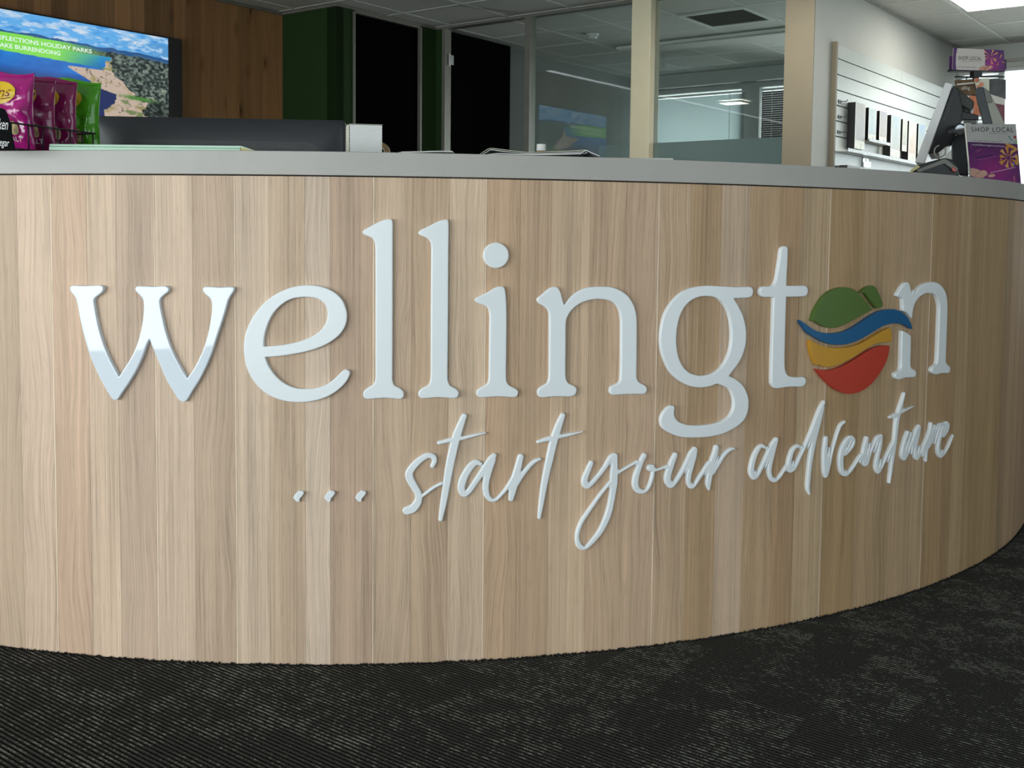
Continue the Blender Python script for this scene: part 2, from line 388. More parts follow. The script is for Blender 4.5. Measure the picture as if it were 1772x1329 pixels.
def set_cols(o, rgb):
    a = o.data.color_attributes.new('Col', 'FLOAT_COLOR', 'POINT')
    a.data.foreach_set('color', np.c_[rgb, np.ones(len(rgb))].astype(np.float32).ravel())
def vnoise(x, y, seed=0):
    def h(i, j): 
        q = np.sin(i * 127.1 + j * 311.7 + seed * 74.7) * 43758.5453
        return q - np.floor(q)
    i = np.floor(x); j = np.floor(y); fx = x - i; fy = y - j; fx = fx * fx * (3 - 2 * fx); fy = fy * fy * (3 - 2 * fy)
    return (h(i, j) * (1 - fx) + h(i + 1, j) * fx) * (1 - fy) + (h(i, j + 1) * (1 - fx) + h(i + 1, j + 1) * fx) * fy
def fbm(x, y, seed=0, o=4):
    r = 0; a = 0.5
    for k in range(o): r = r + a * vnoise(x * 2 ** k, y * 2 ** k, seed + k); a *= 0.5
    return r
def mixc(c, mask, col):
    m = np.clip(mask, 0, 1)[:, None]; col = np.array(col, float) / 255 if np.ndim(col) == 1 else col
    return c * (1 - m) + col * m

# ------------------------------------------------------------------ the room shell (room frame u, v, z)
UW, UE, VB, VT, ZC = -3.0, 10.34, -3.5, 6.67, 2.7
UG = 6.92                                   # plane of the glass office front
def struct(name, mb, m, base=(0, 0, 0), **kw):
    return single(name, mb, m, kind='structure', yaw=YAW, base=base, **kw)

# floor: ribbed carpet near the desk, plain beyond
mb = MB()
prof = []
u0, u1 = -0.2, 4.2
nr = int((u1 - u0) / RIB); k0 = math.floor(u0 / RIB)
for k in range(nr):
    for t, z in ((0.0, -0.0035), (0.22, -0.0006), (0.5, 0.0), (0.78, -0.0006)): prof.append(((k0 + k + t) * RIB, z))
prof = [(UW, 0.0), (k0 * RIB - 0.001, 0.0)] + prof + [((k0 + nr) * RIB, 0.0), (UE + 0.2, 0.0)]
vs = []; fs = []
for U_, z_ in prof: vs += [(U_, VB, z_), (U_, VT, z_)]
for i in range(len(prof) - 1): fs.append((2 * i, 2 * i + 2, 2 * i + 3, 2 * i + 1))
mb.add(vs, fs)
struct('floor', mb, M['carpet'], fixn=False)

# ceiling slab and grid
ceil_o = struct('ceiling', MB().box(UW, UE + 0.3, VB, VT, ZC + 0.022, ZC + 0.08), M['wallwhite'], base=(0, 0, ZC))
def room_child(name, mb, m, parent, base=(0, 0, ZC)):
    me = mb.mesh(name, base); o = bpy.data.objects.new(name, me); COL.objects.link(o); o.parent = parent
    finish(o, me, m, False, 0, mb); return o
tile_me = None
def tiles(us, vs_, skip=()):
    for i in range(len(us) - 1):
        for j in range(len(vs_) - 1):
            a, b, c, d = us[i] + 0.013, us[i + 1] - 0.013, vs_[j] + 0.013, vs_[j + 1] - 0.013
            if (i, j) in skip or b - a < 0.03 or d - c < 0.03: continue
            room_child('ceiling_tile', MB().box(a, b, c, d, ZC - 0.004 + 0.0, ZC + 0.018), M['tile'], ceil_o)
    for u_ in us: room_child('ceiling_bar', MB().box(u_ - 0.012, u_ + 0.012, vs_[0], vs_[-1], ZC - 0.007, ZC + 0.01), M['tbar'], ceil_o)
    for v_ in vs_: room_child('ceiling_bar', MB().box(us[0], us[-1], v_ - 0.0125, v_ + 0.0125, ZC - 0.0075, ZC + 0.01), M['tbar'], ceil_o)
ug = [4.53, 5.13, 5.73, 6.33, 6.91]
vg = [VB] + [2.27 + 0.6 * k for k in range(-9, 8)]
vg = [x for x in vg if x < VT - 0.05] + [VT]
tiles(ug, vg)
ug2 = [6.94, 7.53, 8.13, 8.73, 9.33, 9.93, UE]
vg2 = [0.47, 1.07, 1.67, 2.27, 2.715]
tiles(ug2, vg2, skip=((2, 2), (2, 1)))
ug3 = [6.99, 7.59, 8.19, 8.79, 9.39, 9.99, 10.44]
vg3 = [2.93, 3.54, 4.14, 4.74, 5.34, 5.94, 6.14]
tiles(ug3, vg3, skip=((1, 1),))

# timber feature wall with its boards
wl = struct('wall_left', MB().box(UW, 5.80, VT, VT + 0.12, 0, ZC), M['wallgrey'], base=(0, 0, 0))
def uv_board(name, verts_uv, m, parent, tone, off=(0, 0, 0)):
    """verts_uv: (mesh builder, list of uv per vertex)"""
    mb, uvs = verts_uv
    me = mb.mesh(name, off); o = bpy.data.objects.new(name, me); COL.objects.link(o)
    if parent is not None: o.parent = parent
    me.materials.append(m); fix_normals(me)
    lay = me.uv_layers.new(name='UVMap')
    for lp in me.loops: lay.data[lp.index].uv = uvs[lp.vertex_index]
    o.color = (*tone, 1); return o
u_ = 2.9; k = 0
while u_ < 5.76:
    w_ = [0.118, 0.105, 0.125, 0.11, 0.122][k % 5]; a, b = u_, min(u_ + w_, 5.77)
    mb = MB().box(a + 0.0006, b - 0.0006, VT - 0.012, VT - 0.0005, 0.0, ZC - 0.02)
    t_ = 0.62 + 0.75 * RNG.rand(); uvs = [(p[0], p[2]) for p in mb.v]
    uv_board('plank', (mb, uvs), M['oakwall'], wl, (t_, t_ * (0.96 + 0.05 * RNG.rand()), t_ * (0.9 + 0.1 * RNG.rand())))
    u_ += w_; k += 1
struct('wall_green_return', MB().box(5.77, 5.85, 6.05, VT, 0, ZC), M['wallgreen'])
VN = 6.05
mb = MB().box(5.77, 5.945, VN, VN + 0.1, 0, ZC).box(6.735, UG + 0.05, VN, VN + 0.1, 0, ZC).box(5.945, 6.735, VN, VN + 0.1, 2.665, ZC)
struct('wall_niche', mb, M['wallgreen'])
d1 = struct('door_1', MB().box(5.965, 6.715, VN + 0.02, VN + 0.06, 0.01, 2.655), M['doorblack'])
def sub(parent, name, mb, m, base=(0, 0, 0), smooth=False, bevel=0):
    me = mb.mesh(name, base); o = bpy.data.objects.new(name, me); COL.objects.link(o); o.parent = parent
    return finish(o, me, m, smooth, bevel, mb)
sub(d1, 'door_frame', MB().box(5.945, 5.965, VN - 0.012, VN + 0.08, 0, 2.665).box(6.715, 6.735, VN - 0.012, VN + 0.08, 0, 2.665).box(5.965, 6.715, VN - 0.012, VN + 0.08, 2.655, 2.675), M['frame'])
sub(d1, 'door_handle', MB().tube([(6.05, VN + 0.02, 1.0), (6.05, VN - 0.04, 1.0), (6.16, VN - 0.04, 1.0)], 0.009), M['steel'], smooth=True)
# cornice trims
struct('trim_1', MB().box(UW, 5.77, VT - 0.030, VT - 0.0121, ZC - 0.028, ZC - 0.008).box(5.752, 5.7695, VN - 0.02, VT - 0.03, ZC - 0.028, ZC - 0.008).box(5.77, UG - 0.02, VN - 0.02, VN - 0.0005, ZC - 0.026, ZC - 0.009), M['frame'])
# green strip beside the office door and the glazed office front
struct('wall_green_strip', MB().box(UG + 0.002, UG + 0.08, 5.965, VN - 0.001, 0, 2.675), M['wallgreen'])
fr = struct('trim_2', MB().box(UG - 0.02, UG + 0.06, 2.92, VN - 0.001, 2.672, ZC - 0.009).box(UG - 0.02, UG + 0.06, 5.93, 5.964, 0, 2.672).box(UG - 0.02, UG + 0.06, 5.05, 5.10, 0, 2.672)
            .box(UG - 0.015, UG + 0.05, 4.10, 5.05, 0, 0.08).box(UG - 0.015, UG + 0.05, 2.92, 3.94, 0, 0.08), M['frame'])
g1 = struct('window_1', MB().box(UG + 0.012, UG + 0.020, 4.10, 5.05, 0.08, 2.672), M['glass'])
sub(g1, 'frosted_film', MB().box(UG + 0.0205, UG + 0.0212, 4.10, 4.42, 0.08, 1.638), M['frost'])
g2 = struct('window_2', MB().box(UG + 0.012, UG + 0.020, 2.92, 3.94, 0.08, 2.672), M['glass'])
sub(g2, 'frosted_film', MB().box(UG + 0.0205, UG + 0.0212, 2.92, 3.94, 0.08, 1.638), M['frost'])
# open black office door, hinged on the left jamb
d2 = struct('door_2', MB().box(UG + 0.065, 7.80, 5.925, 5.962, 0.01, 2.655), M['doorblack'])
for z_ in (0.3, 1.3, 2.42):
    sub(d2, 'hinge', MB().cyl((UG + 0.03, 5.922, z_ - 0.05), (UG + 0.03, 5.922, z_ + 0.05), 0.010, 10).box(UG + 0.03, UG + 0.075, 5.914, 5.9245, z_ - 0.04, z_ + 0.04), M['steel'])
sub(d2, 'door_handle', MB().tube([(7.70, 5.925, 1.0), (7.70, 5.87, 1.0), (7.60, 5.87, 1.0)], 0.009), M['steel'], smooth=True)
# cream post in the glass front, wall end, long wall with the display boards
struct('wall_post', MB().box(UG - 0.06, UG + 0.075, 3.94, 4.10, 0, ZC - 0.008), M['cream'], bevel=0.004)
struct('wall_right', MB().box(UG - 0.03, UE + 0.2, 2.72, 2.92, 0, ZC), M['wallwhite'])
struct('wall_end', MB().box(UG - 0.045, UG - 0.0301, 2.72, 2.92, 0, ZC - 0.008), M['beige'])
struct('trim_3', MB().box(UG, UE, 2.700, 2.7195, ZC - 0.024, ZC - 0.008), M['skirting'])
# office
struct('wall_office_left', MB().box(UG + 0.06, 10.6, 6.15, 6.25, 0, ZC), M['wallgrey'])
struct('wall_office_back', MB().box(10.45, 10.55, 2.92, 3.0, 0.9, 2.505).box(10.45, 10.55, 3.9, 4.0, 0.9, 2.505).box(10.45, 10.55, 4.70, 4.90, 0.9, 2.505).box(10.45, 10.55, 2.92, 6.15, 2.505, ZC).box(10.45, 10.55, 2.92, 6.15, 0, 0.9), M['wallgrey'])
struct('trim_4', MB().box(10.30, 10.449, 2.93, 6.14, 2.555, ZC - 0.009), M['wallgrey'])
w4 = struct('window_3', MB().box(10.50, 10.508, 4.90, 6.15, 0.9, 2.505), M['glass'])
w5 = struct('window_4', MB().box(10.50, 10.508, 4.0, 4.70, 0.9, 2.505), M['glass'])
struct('added_fill_window', MB().box(10.50, 10.508, 3.0, 3.9, 0.9, 2.505), M['glass'])  # made-up window out of view, added to let the office fill light in
# end wall of the shop: blind window beside the corner, bright window further right
mb = MB().box(UE, UE + 0.1, 2.33, 2.37, 0, 2.49).box(UE, UE + 0.1, VB, 2.72, 2.49, ZC).box(UE, UE + 0.1, VB, 0.2, 0, 2.49).box(UE, UE + 0.1, 0.2, 2.72, 0, 0.35).box(UE, UE + 0.1, 2.69, 2.72, 0.35, 2.49)
struct('wall_far', mb, M['wallwhite'])
struct('trim_5', MB().box(UE - 0.035, UE - 0.001, VB, 2.719, 2.535, 2.56), M['skirting'])
w6 = struct('window_5', MB().box(UE + 0.05, UE + 0.056, 2.37, 2.69, 0.35, 2.49), M['glass'])
w7 = struct('window_6', MB().box(UE + 0.05, UE + 0.056, 0.2, 2.33, 0.35, 2.49), M['glass'])
sub(w7, 'window_frame', MB().box(UE + 0.02, UE + 0.08, 1.25, 1.29, 0.35, 2.49).box(UE + 0.02, UE + 0.08, 0.2, 2.33, 2.46, 2.49), M['white_metal'])
# shopfront behind the camera
VS0, VS1, ZS0, ZS1 = 0.16, 6.40, 0.20, 1.85
VR0, VR1 = -3.26, -0.05
mb = MB().box(UW - 0.12, UW, VB, VR0, 0, ZC).box(UW - 0.12, UW, VR1, VS0, 0, ZC).box(UW - 0.12, UW, VS1, VT, 0, ZC)
for a, b in ((VS0, VS1), (VR0, VR1)): mb.box(UW - 0.12, UW, a, b, 0, ZS0).box(UW - 0.12, UW, a, b, ZS1, ZC)
struct('wall_back', mb, M['wallwhite'])
for nm, a, b, ml in (('window_7', VS0, VS1, (VS0 + 0.02, 2.95, 4.6, VS1 - 0.02)), ('window_9', VR0, VR1, (VR0 + 0.02, VR1 - 0.02))):
    w8 = struct(nm, MB().box(UW - 0.064, UW - 0.056, a, b, ZS0, ZS1), M['glass'])
    for v_ in ml: sub(w8, 'window_mullion', MB().box(UW - 0.10, UW - 0.02, v_ - 0.02, v_ + 0.02, ZS0, ZS1), M['frame'])
    sub(w8, 'window_transom', MB().box(UW - 0.10, UW - 0.02, a, b, ZS0, ZS0 + 0.03).box(UW - 0.10, UW - 0.02, a, b, ZS1 - 0.03, ZS1), M['frame'])
mb = MB().box(UW, UE, VB - 0.12, VB, 2.5, ZC).box(UW, UE, VB - 0.12, VB, 0, 0.3).box(UW, 0.2, VB - 0.12, VB, 0.3, 2.5).box(3.8, UE, VB - 0.12, VB, 0.3, 2.5)
struct('wall_side', mb, M['wallwhite'])
struct('window_8', MB().box(0.2, 3.8, VB - 0.064, VB - 0.056, 0.3, 2.5), M['glass'])

# ------------------------------------------------------------------ the curved desk
DC = np.array([-0.4872, 4.8987]); DR = 2.5976
ZW, ZT0, ZT1 = 1.0715, 1.0745, 1.125
TH0, TH1 = -0.52, 1.30
def DP(th, r, z):
    return (DC[0] + r * math.sin(th), DC[1] - r * math.cos(th), z)
def cyl_hit(px, py, r=DR):
    d = rays([(px, py)])[0]; o = CAMP[:2] - DC
    a = d[0] ** 2 + d[1] ** 2; b = d[0] * o[0] + d[1] * o[1]; c = o @ o - r * r
    D_ = b * b - a * c
    t = (-b - math.sqrt(max(D_, 0))) / a; p = CAMP + d * t
    return math.atan2(p[0] - DC[0], -(p[1] - DC[1])), p[2], t
desk = Thing('reception_desk', 'curved reception desk front of vertical pale oak boards standing on the carpet', 'desk', DP(0.3, DR, 0))
def arc_box(t0, t1, r0, r1, z0, z1, n):
    mb = MB(); vs = []; fs = []
    for i in range(n + 1):
        t = t0 + (t1 - t0) * i / n
        vs += [DP(t, r0, z0), DP(t, r1, z0), DP(t, r1, z1), DP(t, r0, z1)]
    for i in range(n):
        o = 4 * i
        for k in range(4): fs.append((o + k, o + (k + 1) % 4, o + 4 + (k + 1) % 4, o + 4 + k))
    fs += [(0, 1, 2, 3), (4 * n, 4 * n + 3, 4 * n + 2, 4 * n + 1)]
    return mb.add(vs, fs)
desk.part('carcass', arc_box(TH0, TH1, DR - 0.05, DR - 0.0125, 0.0, ZT0 - 0.0005, 60), M['carcass'], world=True)
seams = [28, 88, 148, 200, 267, 332, 407, 465, 527, 571, 648, 713, 778, 843, 901, 956, 1022, 1085, 1143, 1198, 1250, 1299, 1351, 1389, 1439, 1497, 1556, 1616, 1665, 1685, 1722, 1746]
pale = {88, 267, 407, 648, 843, 1143, 1439, 1616}
ths = [cyl_hit(x, 306 if x < 900 else 306 + (x - 900) * 0.045)[0] for x in seams]
t = ths[0]
while t > TH0 + 0.03: t -= 0.0255; ths.insert(0, t)
ths[0] = TH0; t = ths[-1]
while t < TH1 - 0.03: t += 0.026; ths.append(t)
ths[-1] = TH1
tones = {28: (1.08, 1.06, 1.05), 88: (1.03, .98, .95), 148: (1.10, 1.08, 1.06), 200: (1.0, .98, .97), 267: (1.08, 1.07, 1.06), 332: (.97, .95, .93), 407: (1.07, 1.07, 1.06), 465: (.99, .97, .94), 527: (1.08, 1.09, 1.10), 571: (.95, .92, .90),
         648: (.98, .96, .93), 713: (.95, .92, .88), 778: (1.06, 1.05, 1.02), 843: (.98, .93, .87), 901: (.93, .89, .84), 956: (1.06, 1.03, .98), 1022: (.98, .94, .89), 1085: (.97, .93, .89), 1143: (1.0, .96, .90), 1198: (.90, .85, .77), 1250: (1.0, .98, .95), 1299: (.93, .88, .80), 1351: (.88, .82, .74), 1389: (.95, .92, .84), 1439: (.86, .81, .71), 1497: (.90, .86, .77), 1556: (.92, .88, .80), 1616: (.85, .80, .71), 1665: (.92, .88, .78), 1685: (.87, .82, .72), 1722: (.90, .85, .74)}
tl = [None] * (len(ths) - len(seams)) 
first = ths.index(cyl_hit(28, 306)[0])
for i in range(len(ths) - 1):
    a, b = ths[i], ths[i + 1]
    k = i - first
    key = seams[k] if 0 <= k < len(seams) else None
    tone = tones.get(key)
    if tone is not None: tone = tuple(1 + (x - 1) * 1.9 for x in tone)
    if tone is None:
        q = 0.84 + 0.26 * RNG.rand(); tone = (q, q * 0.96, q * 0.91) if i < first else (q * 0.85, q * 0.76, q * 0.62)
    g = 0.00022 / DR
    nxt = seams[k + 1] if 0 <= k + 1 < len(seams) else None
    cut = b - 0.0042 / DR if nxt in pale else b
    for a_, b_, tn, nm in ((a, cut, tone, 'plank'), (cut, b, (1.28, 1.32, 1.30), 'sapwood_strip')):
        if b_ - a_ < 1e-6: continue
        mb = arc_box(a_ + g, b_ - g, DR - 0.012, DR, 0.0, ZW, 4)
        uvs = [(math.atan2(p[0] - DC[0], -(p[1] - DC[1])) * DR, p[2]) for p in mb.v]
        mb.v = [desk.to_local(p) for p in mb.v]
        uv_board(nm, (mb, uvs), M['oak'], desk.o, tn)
# carpet tufts pressed up against the foot of the desk
rr = random.Random(5); mb = MB(); t_ = -0.40
while t_ < 1.12:
    h = 0.002 + 0.0045 * rr.random() ** 1.5; w = 0.0016 + 0.0016 * rr.random(); r_ = DR + 0.002 + 0.004 * rr.random()
    c = np.array(DP(t_, r_, -0.002)); ex = np.array([math.cos(t_), math.sin(t_), 0]) * w; ey = np.array([math.sin(t_), -math.cos(t_), 0]) * w; ez = np.array([0, 0, h + 0.002])
    mb.add([c + ex, c + ey, c - ex, c - ey, c + ex * 0.7 + ez * 0.7, c + ey * 0.7 + ez * 0.7, c - ex * 0.7 + ez * 0.7, c - ey * 0.7 + ez * 0.7, c + ez], [(0, 1, 5, 4), (1, 2, 6, 5), (2, 3, 7, 6), (3, 0, 4, 7), (4, 5, 8), (5, 6, 8), (6, 7, 8), (7, 4, 8)])
    t_ += 0.0009 + 0.0007 * rr.random()
tf = single('carpet_tufts', mb, mat('carpet_tuft', (0.02, 0.02, 0.019), 0.95, spec=0.05, var=0.6, vscale=300), base=DP(0.3, DR + 0.004, 0), label='dark carpet tufts along the foot of the curved desk', cat='carpet pile', kind='stuff')
# inner working side
desk.part('inner_panel', arc_box(TH0, TH1, DR - 0.40, DR - 0.38, 0.0, ZT0 - 0.0005, 40), M['countergrey'], world=True)
desk.part('work_surface', arc_box(TH0, TH1, DR - 1.10, DR - 0.401, 0.715, 0.745, 40), M['countergrey'], world=True)
for t_ in (TH0 + 0.004, 0.35, TH1 - 0.012):
    desk.part('support_panel', arc_box(t_, t_ + 0.012, DR - 1.08, DR - 0.401, 0.0, 0.7145, 1), M['countergrey'], world=True)
ct = Thing('countertop', 'grey laminate countertop with a square edge on the curved desk', 'countertop', DP(0.3, DR, ZT0))
ct.part('top_slab', arc_box(TH0, TH1, DR - 0.42, DR + 0.003, ZT0, ZT1, 90), M['countergrey'], world=True, bevel=0.0012)

# ------------------------------------------------------------------ raised lettering on the desk front
def crspline(pts, closed=True, n=5):
    """Smooth curve through points; a point with a 3rd value 1 is a corner (closed outlines)."""
    p = [np.array(q[:2], float) for q in pts]; cr = [len(q) > 2 and q[2] == 1 for q in pts]; m = len(p); out = []
    for i in range(m):
        p1, p2 = p[i], p[(i + 1) % m]
        p0 = p[i - 1] if not cr[i] else p1 - (p2 - p1)
        p3 = p[(i + 2) % m] if not cr[(i + 1) % m] else p2 + (p2 - p1)
        for k in range(n):
            t = k / n
            out.append(0.5 * (2 * p1 + (p2 - p0) * t + (2 * p0 - 5 * p1 + 4 * p2 - p3) * t * t + (3 * p1 - p0 - 3 * p2 + p3) * t ** 3))
    return np.array(out)
def strokespline(st, n=4):
    q = [np.array(s, float) for s in st]; out = []
    for i in range(len(q) - 1):
        p1, p2 = q[i], q[i + 1]; p0 = q[i - 1] if i > 0 else 2 * p1 - p2; p3 = q[i + 2] if i + 2 < len(q) else 2 * p2 - p1
        for k in range(n):
            t = k / n
            out.append(0.5 * (2 * p1 + (p2 - p0) * t + (2 * p0 - 5 * p1 + 4 * p2 - p3) * t * t + (3 * p1 - p0 - 3 * p2 + p3) * t ** 3))
    out.append(q[-1]); return np.array(out)
def sd_polys(X, polys):
    d2 = np.full(len(X), 1e18); inside = np.zeros(len(X), bool)
    for pl in polys:
        a = pl; b = np.roll(pl, -1, 0)
        for (ax, ay), (bx, by) in zip(a, b):
            ex, ey = bx - ax, by - ay; L = ex * ex + ey * ey
            if L < 1e-12: continue
            px, py = X[:, 0] - ax, X[:, 1] - ay
            t = np.clip((px * ex + py * ey) / L, 0, 1)
            d2 = np.minimum(d2, (px - t * ex) ** 2 + (py - t * ey) ** 2)
            c = (ay > X[:, 1]) != (by > X[:, 1])
            if abs(ey) > 1e-12: inside ^= c & (X[:, 0] < ax + (X[:, 1] - ay) * ex / ey)
    d = np.sqrt(d2); return np.where(inside, -d, d)
def sd_strokes(X, strokes):
    d = np.full(len(X), 1e9)
    for s in strokes:
        for a, b in zip(s[:-1], s[1:]):
            ex, ey = b[0] - a[0], b[1] - a[1]; L = ex * ex + ey * ey + 1e-12
            px, py = X[:, 0] - a[0], X[:, 1] - a[1]
            t = np.clip((px * ex + py * ey) / L, 0, 1)
            d = np.minimum(d, np.hypot(px - t * ex, py - t * ey) - 0.5 * (a[2] + (b[2] - a[2]) * t))
    return d
def raised(sd, box, T, bevel, sil, step=0.0013, d0=0.0):
    """Cut-out shape lying on the desk's curve. box = photo bounds of the outline, T = thickness."""
    R1 = DR + T
    c = [cyl_hit(x, y, R1) for x in (box[0] - 3, box[2] + 9) for y in (box[1] - 3, box[3] + 3)]
    s0, s1 = min(q[0] for q in c) * DR, max(q[0] for q in c) * DR; z0, z1 = min(q[1] for q in c) - 0.004, max(q[1] for q in c) + 0.004
    mpp = np.mean([q[2] for q in c]) / FPX
    ns = int((s1 - s0) / step) + 2; nz = int((z1 - z0) / step) + 2
    S, Z = np.meshgrid(s0 + step * np.arange(ns), z0 + step * np.arange(nz), indexing='ij')
    th = S.ravel() / DR
    def pos(r): return np.stack([DC[0] + r * np.sin(th), DC[1] - r * np.cos(th), Z.ravel()], -1)
    F = sd(toPx(pos(R1)))
    if sil: F = np.maximum(F, sd(toPx(pos(DR + T * 0.12))))
    F = (F * mpp).reshape(ns, nz); F = np.where(np.abs(F) < 1e-6, 1e-6, F)
    vid = {}; V = []
    def vert(key, s, z, t):
        if key not in vid:
            t = max(t, 0.0)
            dep = T if t >= bevel else T - bevel + math.sqrt(max(bevel ** 2 - (bevel - t) ** 2, 0))
            vid[key] = len(V); V.append(DP(s / DR, DR + d0 + dep, z))
        return vid[key]
    base = {}
    def bvert(key, s, z):
        k = ('b',) + key
        if k not in vid: vid[k] = len(V); V.append(DP(s / DR, DR + d0 - 0.0005, z))
        return vid[k]
    faces = []; inn = F < 0
    cells = np.argwhere(inn[:-1, :-1] | inn[1:, :-1] | inn[:-1, 1:] | inn[1:, 1:])
    for i, j in cells:
        cs = [(i, j), (i + 1, j), (i + 1, j + 1), (i, j + 1)]
        poly = []; kinds = []
        for a in range(4):
            (i0, j0), (i1, j1) = cs[a], cs[(a + 1) % 4]; f0, f1 = F[i0, j0], F[i1, j1]
            if f0 < 0:
                poly.append(vert((i0, j0), S[i0, j0], Z[i0, j0], -f0)); kinds.append(None)
            if (f0 < 0) != (f1 < 0):
                t = f0 / (f0 - f1); s = S[i0, j0] + (S[i1, j1] - S[i0, j0]) * t; z = Z[i0, j0] + (Z[i1, j1] - Z[i0, j0]) * t
                key = ('e', min((i0, j0), (i1, j1)), max((i0, j0), (i1, j1)))
                poly.append(vert(key, s, z, 0.0)); kinds.append((key, s, z))
        if len(poly) < 3: continue
        faces.append(tuple(poly))
        n = len(poly)
        for a in range(n):
            b = (a + 1) % n
            if kinds[a] and kinds[b] and not (set((kinds[a][0][1], kinds[a][0][2])) == set((kinds[b][0][1], kinds[b][0][2]))):
                faces.append((poly[b], poly[a], bvert(*kinds[a]), bvert(*kinds[b])))
    mb = MB(); mb.v = V; mb.f = faces; mb.m = [0] * len(faces); return mb
def conv(pts, ox, oy, sc):
    return [(ox + q[0] / sc, oy + q[1] / sc, *q[2:]) for q in pts]
def outline(ox, oy, sc, *loops):
    return [crspline(conv(l, ox, oy, sc)) for l in loops]
def letter_mesh(polys, T=0.011, bevel=0.0022, sil=True, **kw):
    a = np.concatenate(polys)
    return raised(lambda X: sd_polys(X, polys), (*a.min(0), *a.max(0)), T, bevel, sil, **kw)
def stroke_mesh(ox, oy, sc, strokes, T=0.009, bevel=0.0035, sil=True):
    st = [strokespline([(ox + x / sc, oy + y / sc, w / sc) for x, y, w in s]) for s in strokes]
    a = np.concatenate(st)
    return st
def base_of(mb):
    a = np.array(mb.v); i = a[:, 2].argmin(); return tuple(a[i])
GL = 'white raised letters on the desk front'
def letter(polys_list, label, m, T=0.011, bevel=0.0022, sil=True, parts=None):
    if parts is None:
        mb = letter_mesh(polys_list, T, bevel, sil)
        return single('sign_letter', mb, m, label, 'letter', GL, base=base_of(mb), smooth=True, fixn=True)
    mbs = [(n, letter_mesh(pl, T, bevel, sil)) for n, pl in parts]
    th = Thing('sign_letter', label, 'letter', base_of(mbs[0][1]), 0, GL)
    for n, mb in mbs: th.part(n, mb, m, world=True, smooth=True)
    return th.o

w_ = outline(110, 480, 5.716, [(62,105),(70,90),(95,80),(150,82),(215,84),(300,80),(350,78),(375,84),(391,100),(391,122),(375,150),(345,175),(312,200),(298,230),(302,270),(320,380),(350,520),(400,680),(450,800),(500,900),(545,985,1),(600,900),(680,770),(740,620),(770,500),(790,360),(792,270),(785,225),(765,190),(735,160),(712,135),(706,118),(712,98),(735,86),(790,87),(870,91),(950,87),(1000,86),(1030,100),(1038,120),(1030,145),(1000,168),(970,195),(952,225),(955,290),(975,390),(1010,540),(1060,690),(1120,820),(1180,930),(1222,1000,1),(1290,900),(1370,740),(1420,590),(1450,450),(1466,330),(1465,250),(1445,205),(1410,175),(1382,145),(1376,120),(1385,98),(1410,92),(1480,95),(1560,98),(1650,94),(1680,98),(1688,112),(1680,140),(1652,180),(1626,230),(1610,290),(1575,410),(1525,560),(1474,720),(1414,870),(1344,1010),(1275,1120),(1228,1200),(1205,1226),(1185,1232),(1160,1225),(1130,1200),(1080,1120),(1010,1000),(950,860),(900,740),(865,660),(850,612,1),(820,670),(776,790),(716,920),(645,1040),(576,1140),(542,1195),(520,1213),(500,1212),(475,1195),(420,1110),(340,960),(270,800),(215,630),(170,450),(140,290),(122,215),(105,185),(80,155),(62,125)])
letter(w_, 'glossy white raised letter w at the left end of the sign', M['sign_gloss'], bevel=0.0012, sil=False)
e_ = outline(410, 480, 5.776, [(280,798,1),(400,790),(540,772),(680,745),(800,710),(920,655),(1020,580),(1080,490),(1100,400),(1093,330),(1060,240),(1000,170),(920,120),(820,88),(720,78),(620,84),(520,108),(410,155),(310,220),(220,310),(150,410),(95,530),(70,650),(70,760),(90,880),(130,980),(200,1080),(290,1160),(400,1215),(520,1243),(620,1250),(720,1243),(830,1220),(940,1175),(1030,1110),(1095,1040),(1127,975),(1127,945),(1105,925),(1075,924),(1040,950),(980,1010),(900,1070),(800,1105),(690,1116),(590,1108),(490,1070),(400,1000),(330,910),(300,850)],
             [(268,692,1),(270,620),(285,540),(320,440),(375,345),(450,270),(540,218),(630,200),(720,198),(800,212),(855,245),(890,290),(906,350),(900,420),(875,480),(830,535),(760,585),(670,625),(560,657),(420,680)])
letter(e_, 'white raised letter e between the w and the tall double l', M['sign_white'], bevel=0.0014, sil=False)
l1 = outline(610, 365, 3.967, [(68,145),(78,130),(110,112),(160,85),(210,62),(250,55),(268,58),(276,75),(278,120),(277,250),(277,600),(276,900),(275,1120),(277,1170),(290,1200),(320,1215),(345,1235),(354,1258),(348,1282),(325,1293),(290,1290),(215,1285),(150,1290),(100,1293),(80,1283),(72,1262),(80,1235),(105,1215),(130,1200),(150,1180),(157,1140),(158,1000),(158,600),(157,300),(155,235),(148,205),(130,185),(95,170),(75,160)])
letter(l1, 'tall white raised letter l next to the letter e', M['sign_white'], sil=False)
l2 = outline(610, 365, 3.967, [(452,148),(465,132),(500,115),(550,90),(600,66),(640,58),(655,62),(661,80),(662,130),(660,300),(658,600),(656,900),(654,1120),(656,1165),(668,1195),(700,1212),(722,1232),(731,1252),(724,1276),(702,1287),(660,1285),(590,1281),(520,1286),(475,1287),(458,1277),(451,1256),(458,1232),(485,1210),(515,1195),(530,1172),(536,1120),(537,900),(538,600),(540,320),(539,240),(530,208),(512,188),(478,173),(458,162)])
letter(l2, 'tall white raised letter l next to the dotted i', M['sign_white'], sil=True)
dot = outline(810, 410, 4.5816, [(221 + 104 * math.cos(a), 146 + 103 * math.sin(a)) for a in np.linspace(0, 2 * math.pi, 25)[:-1]])
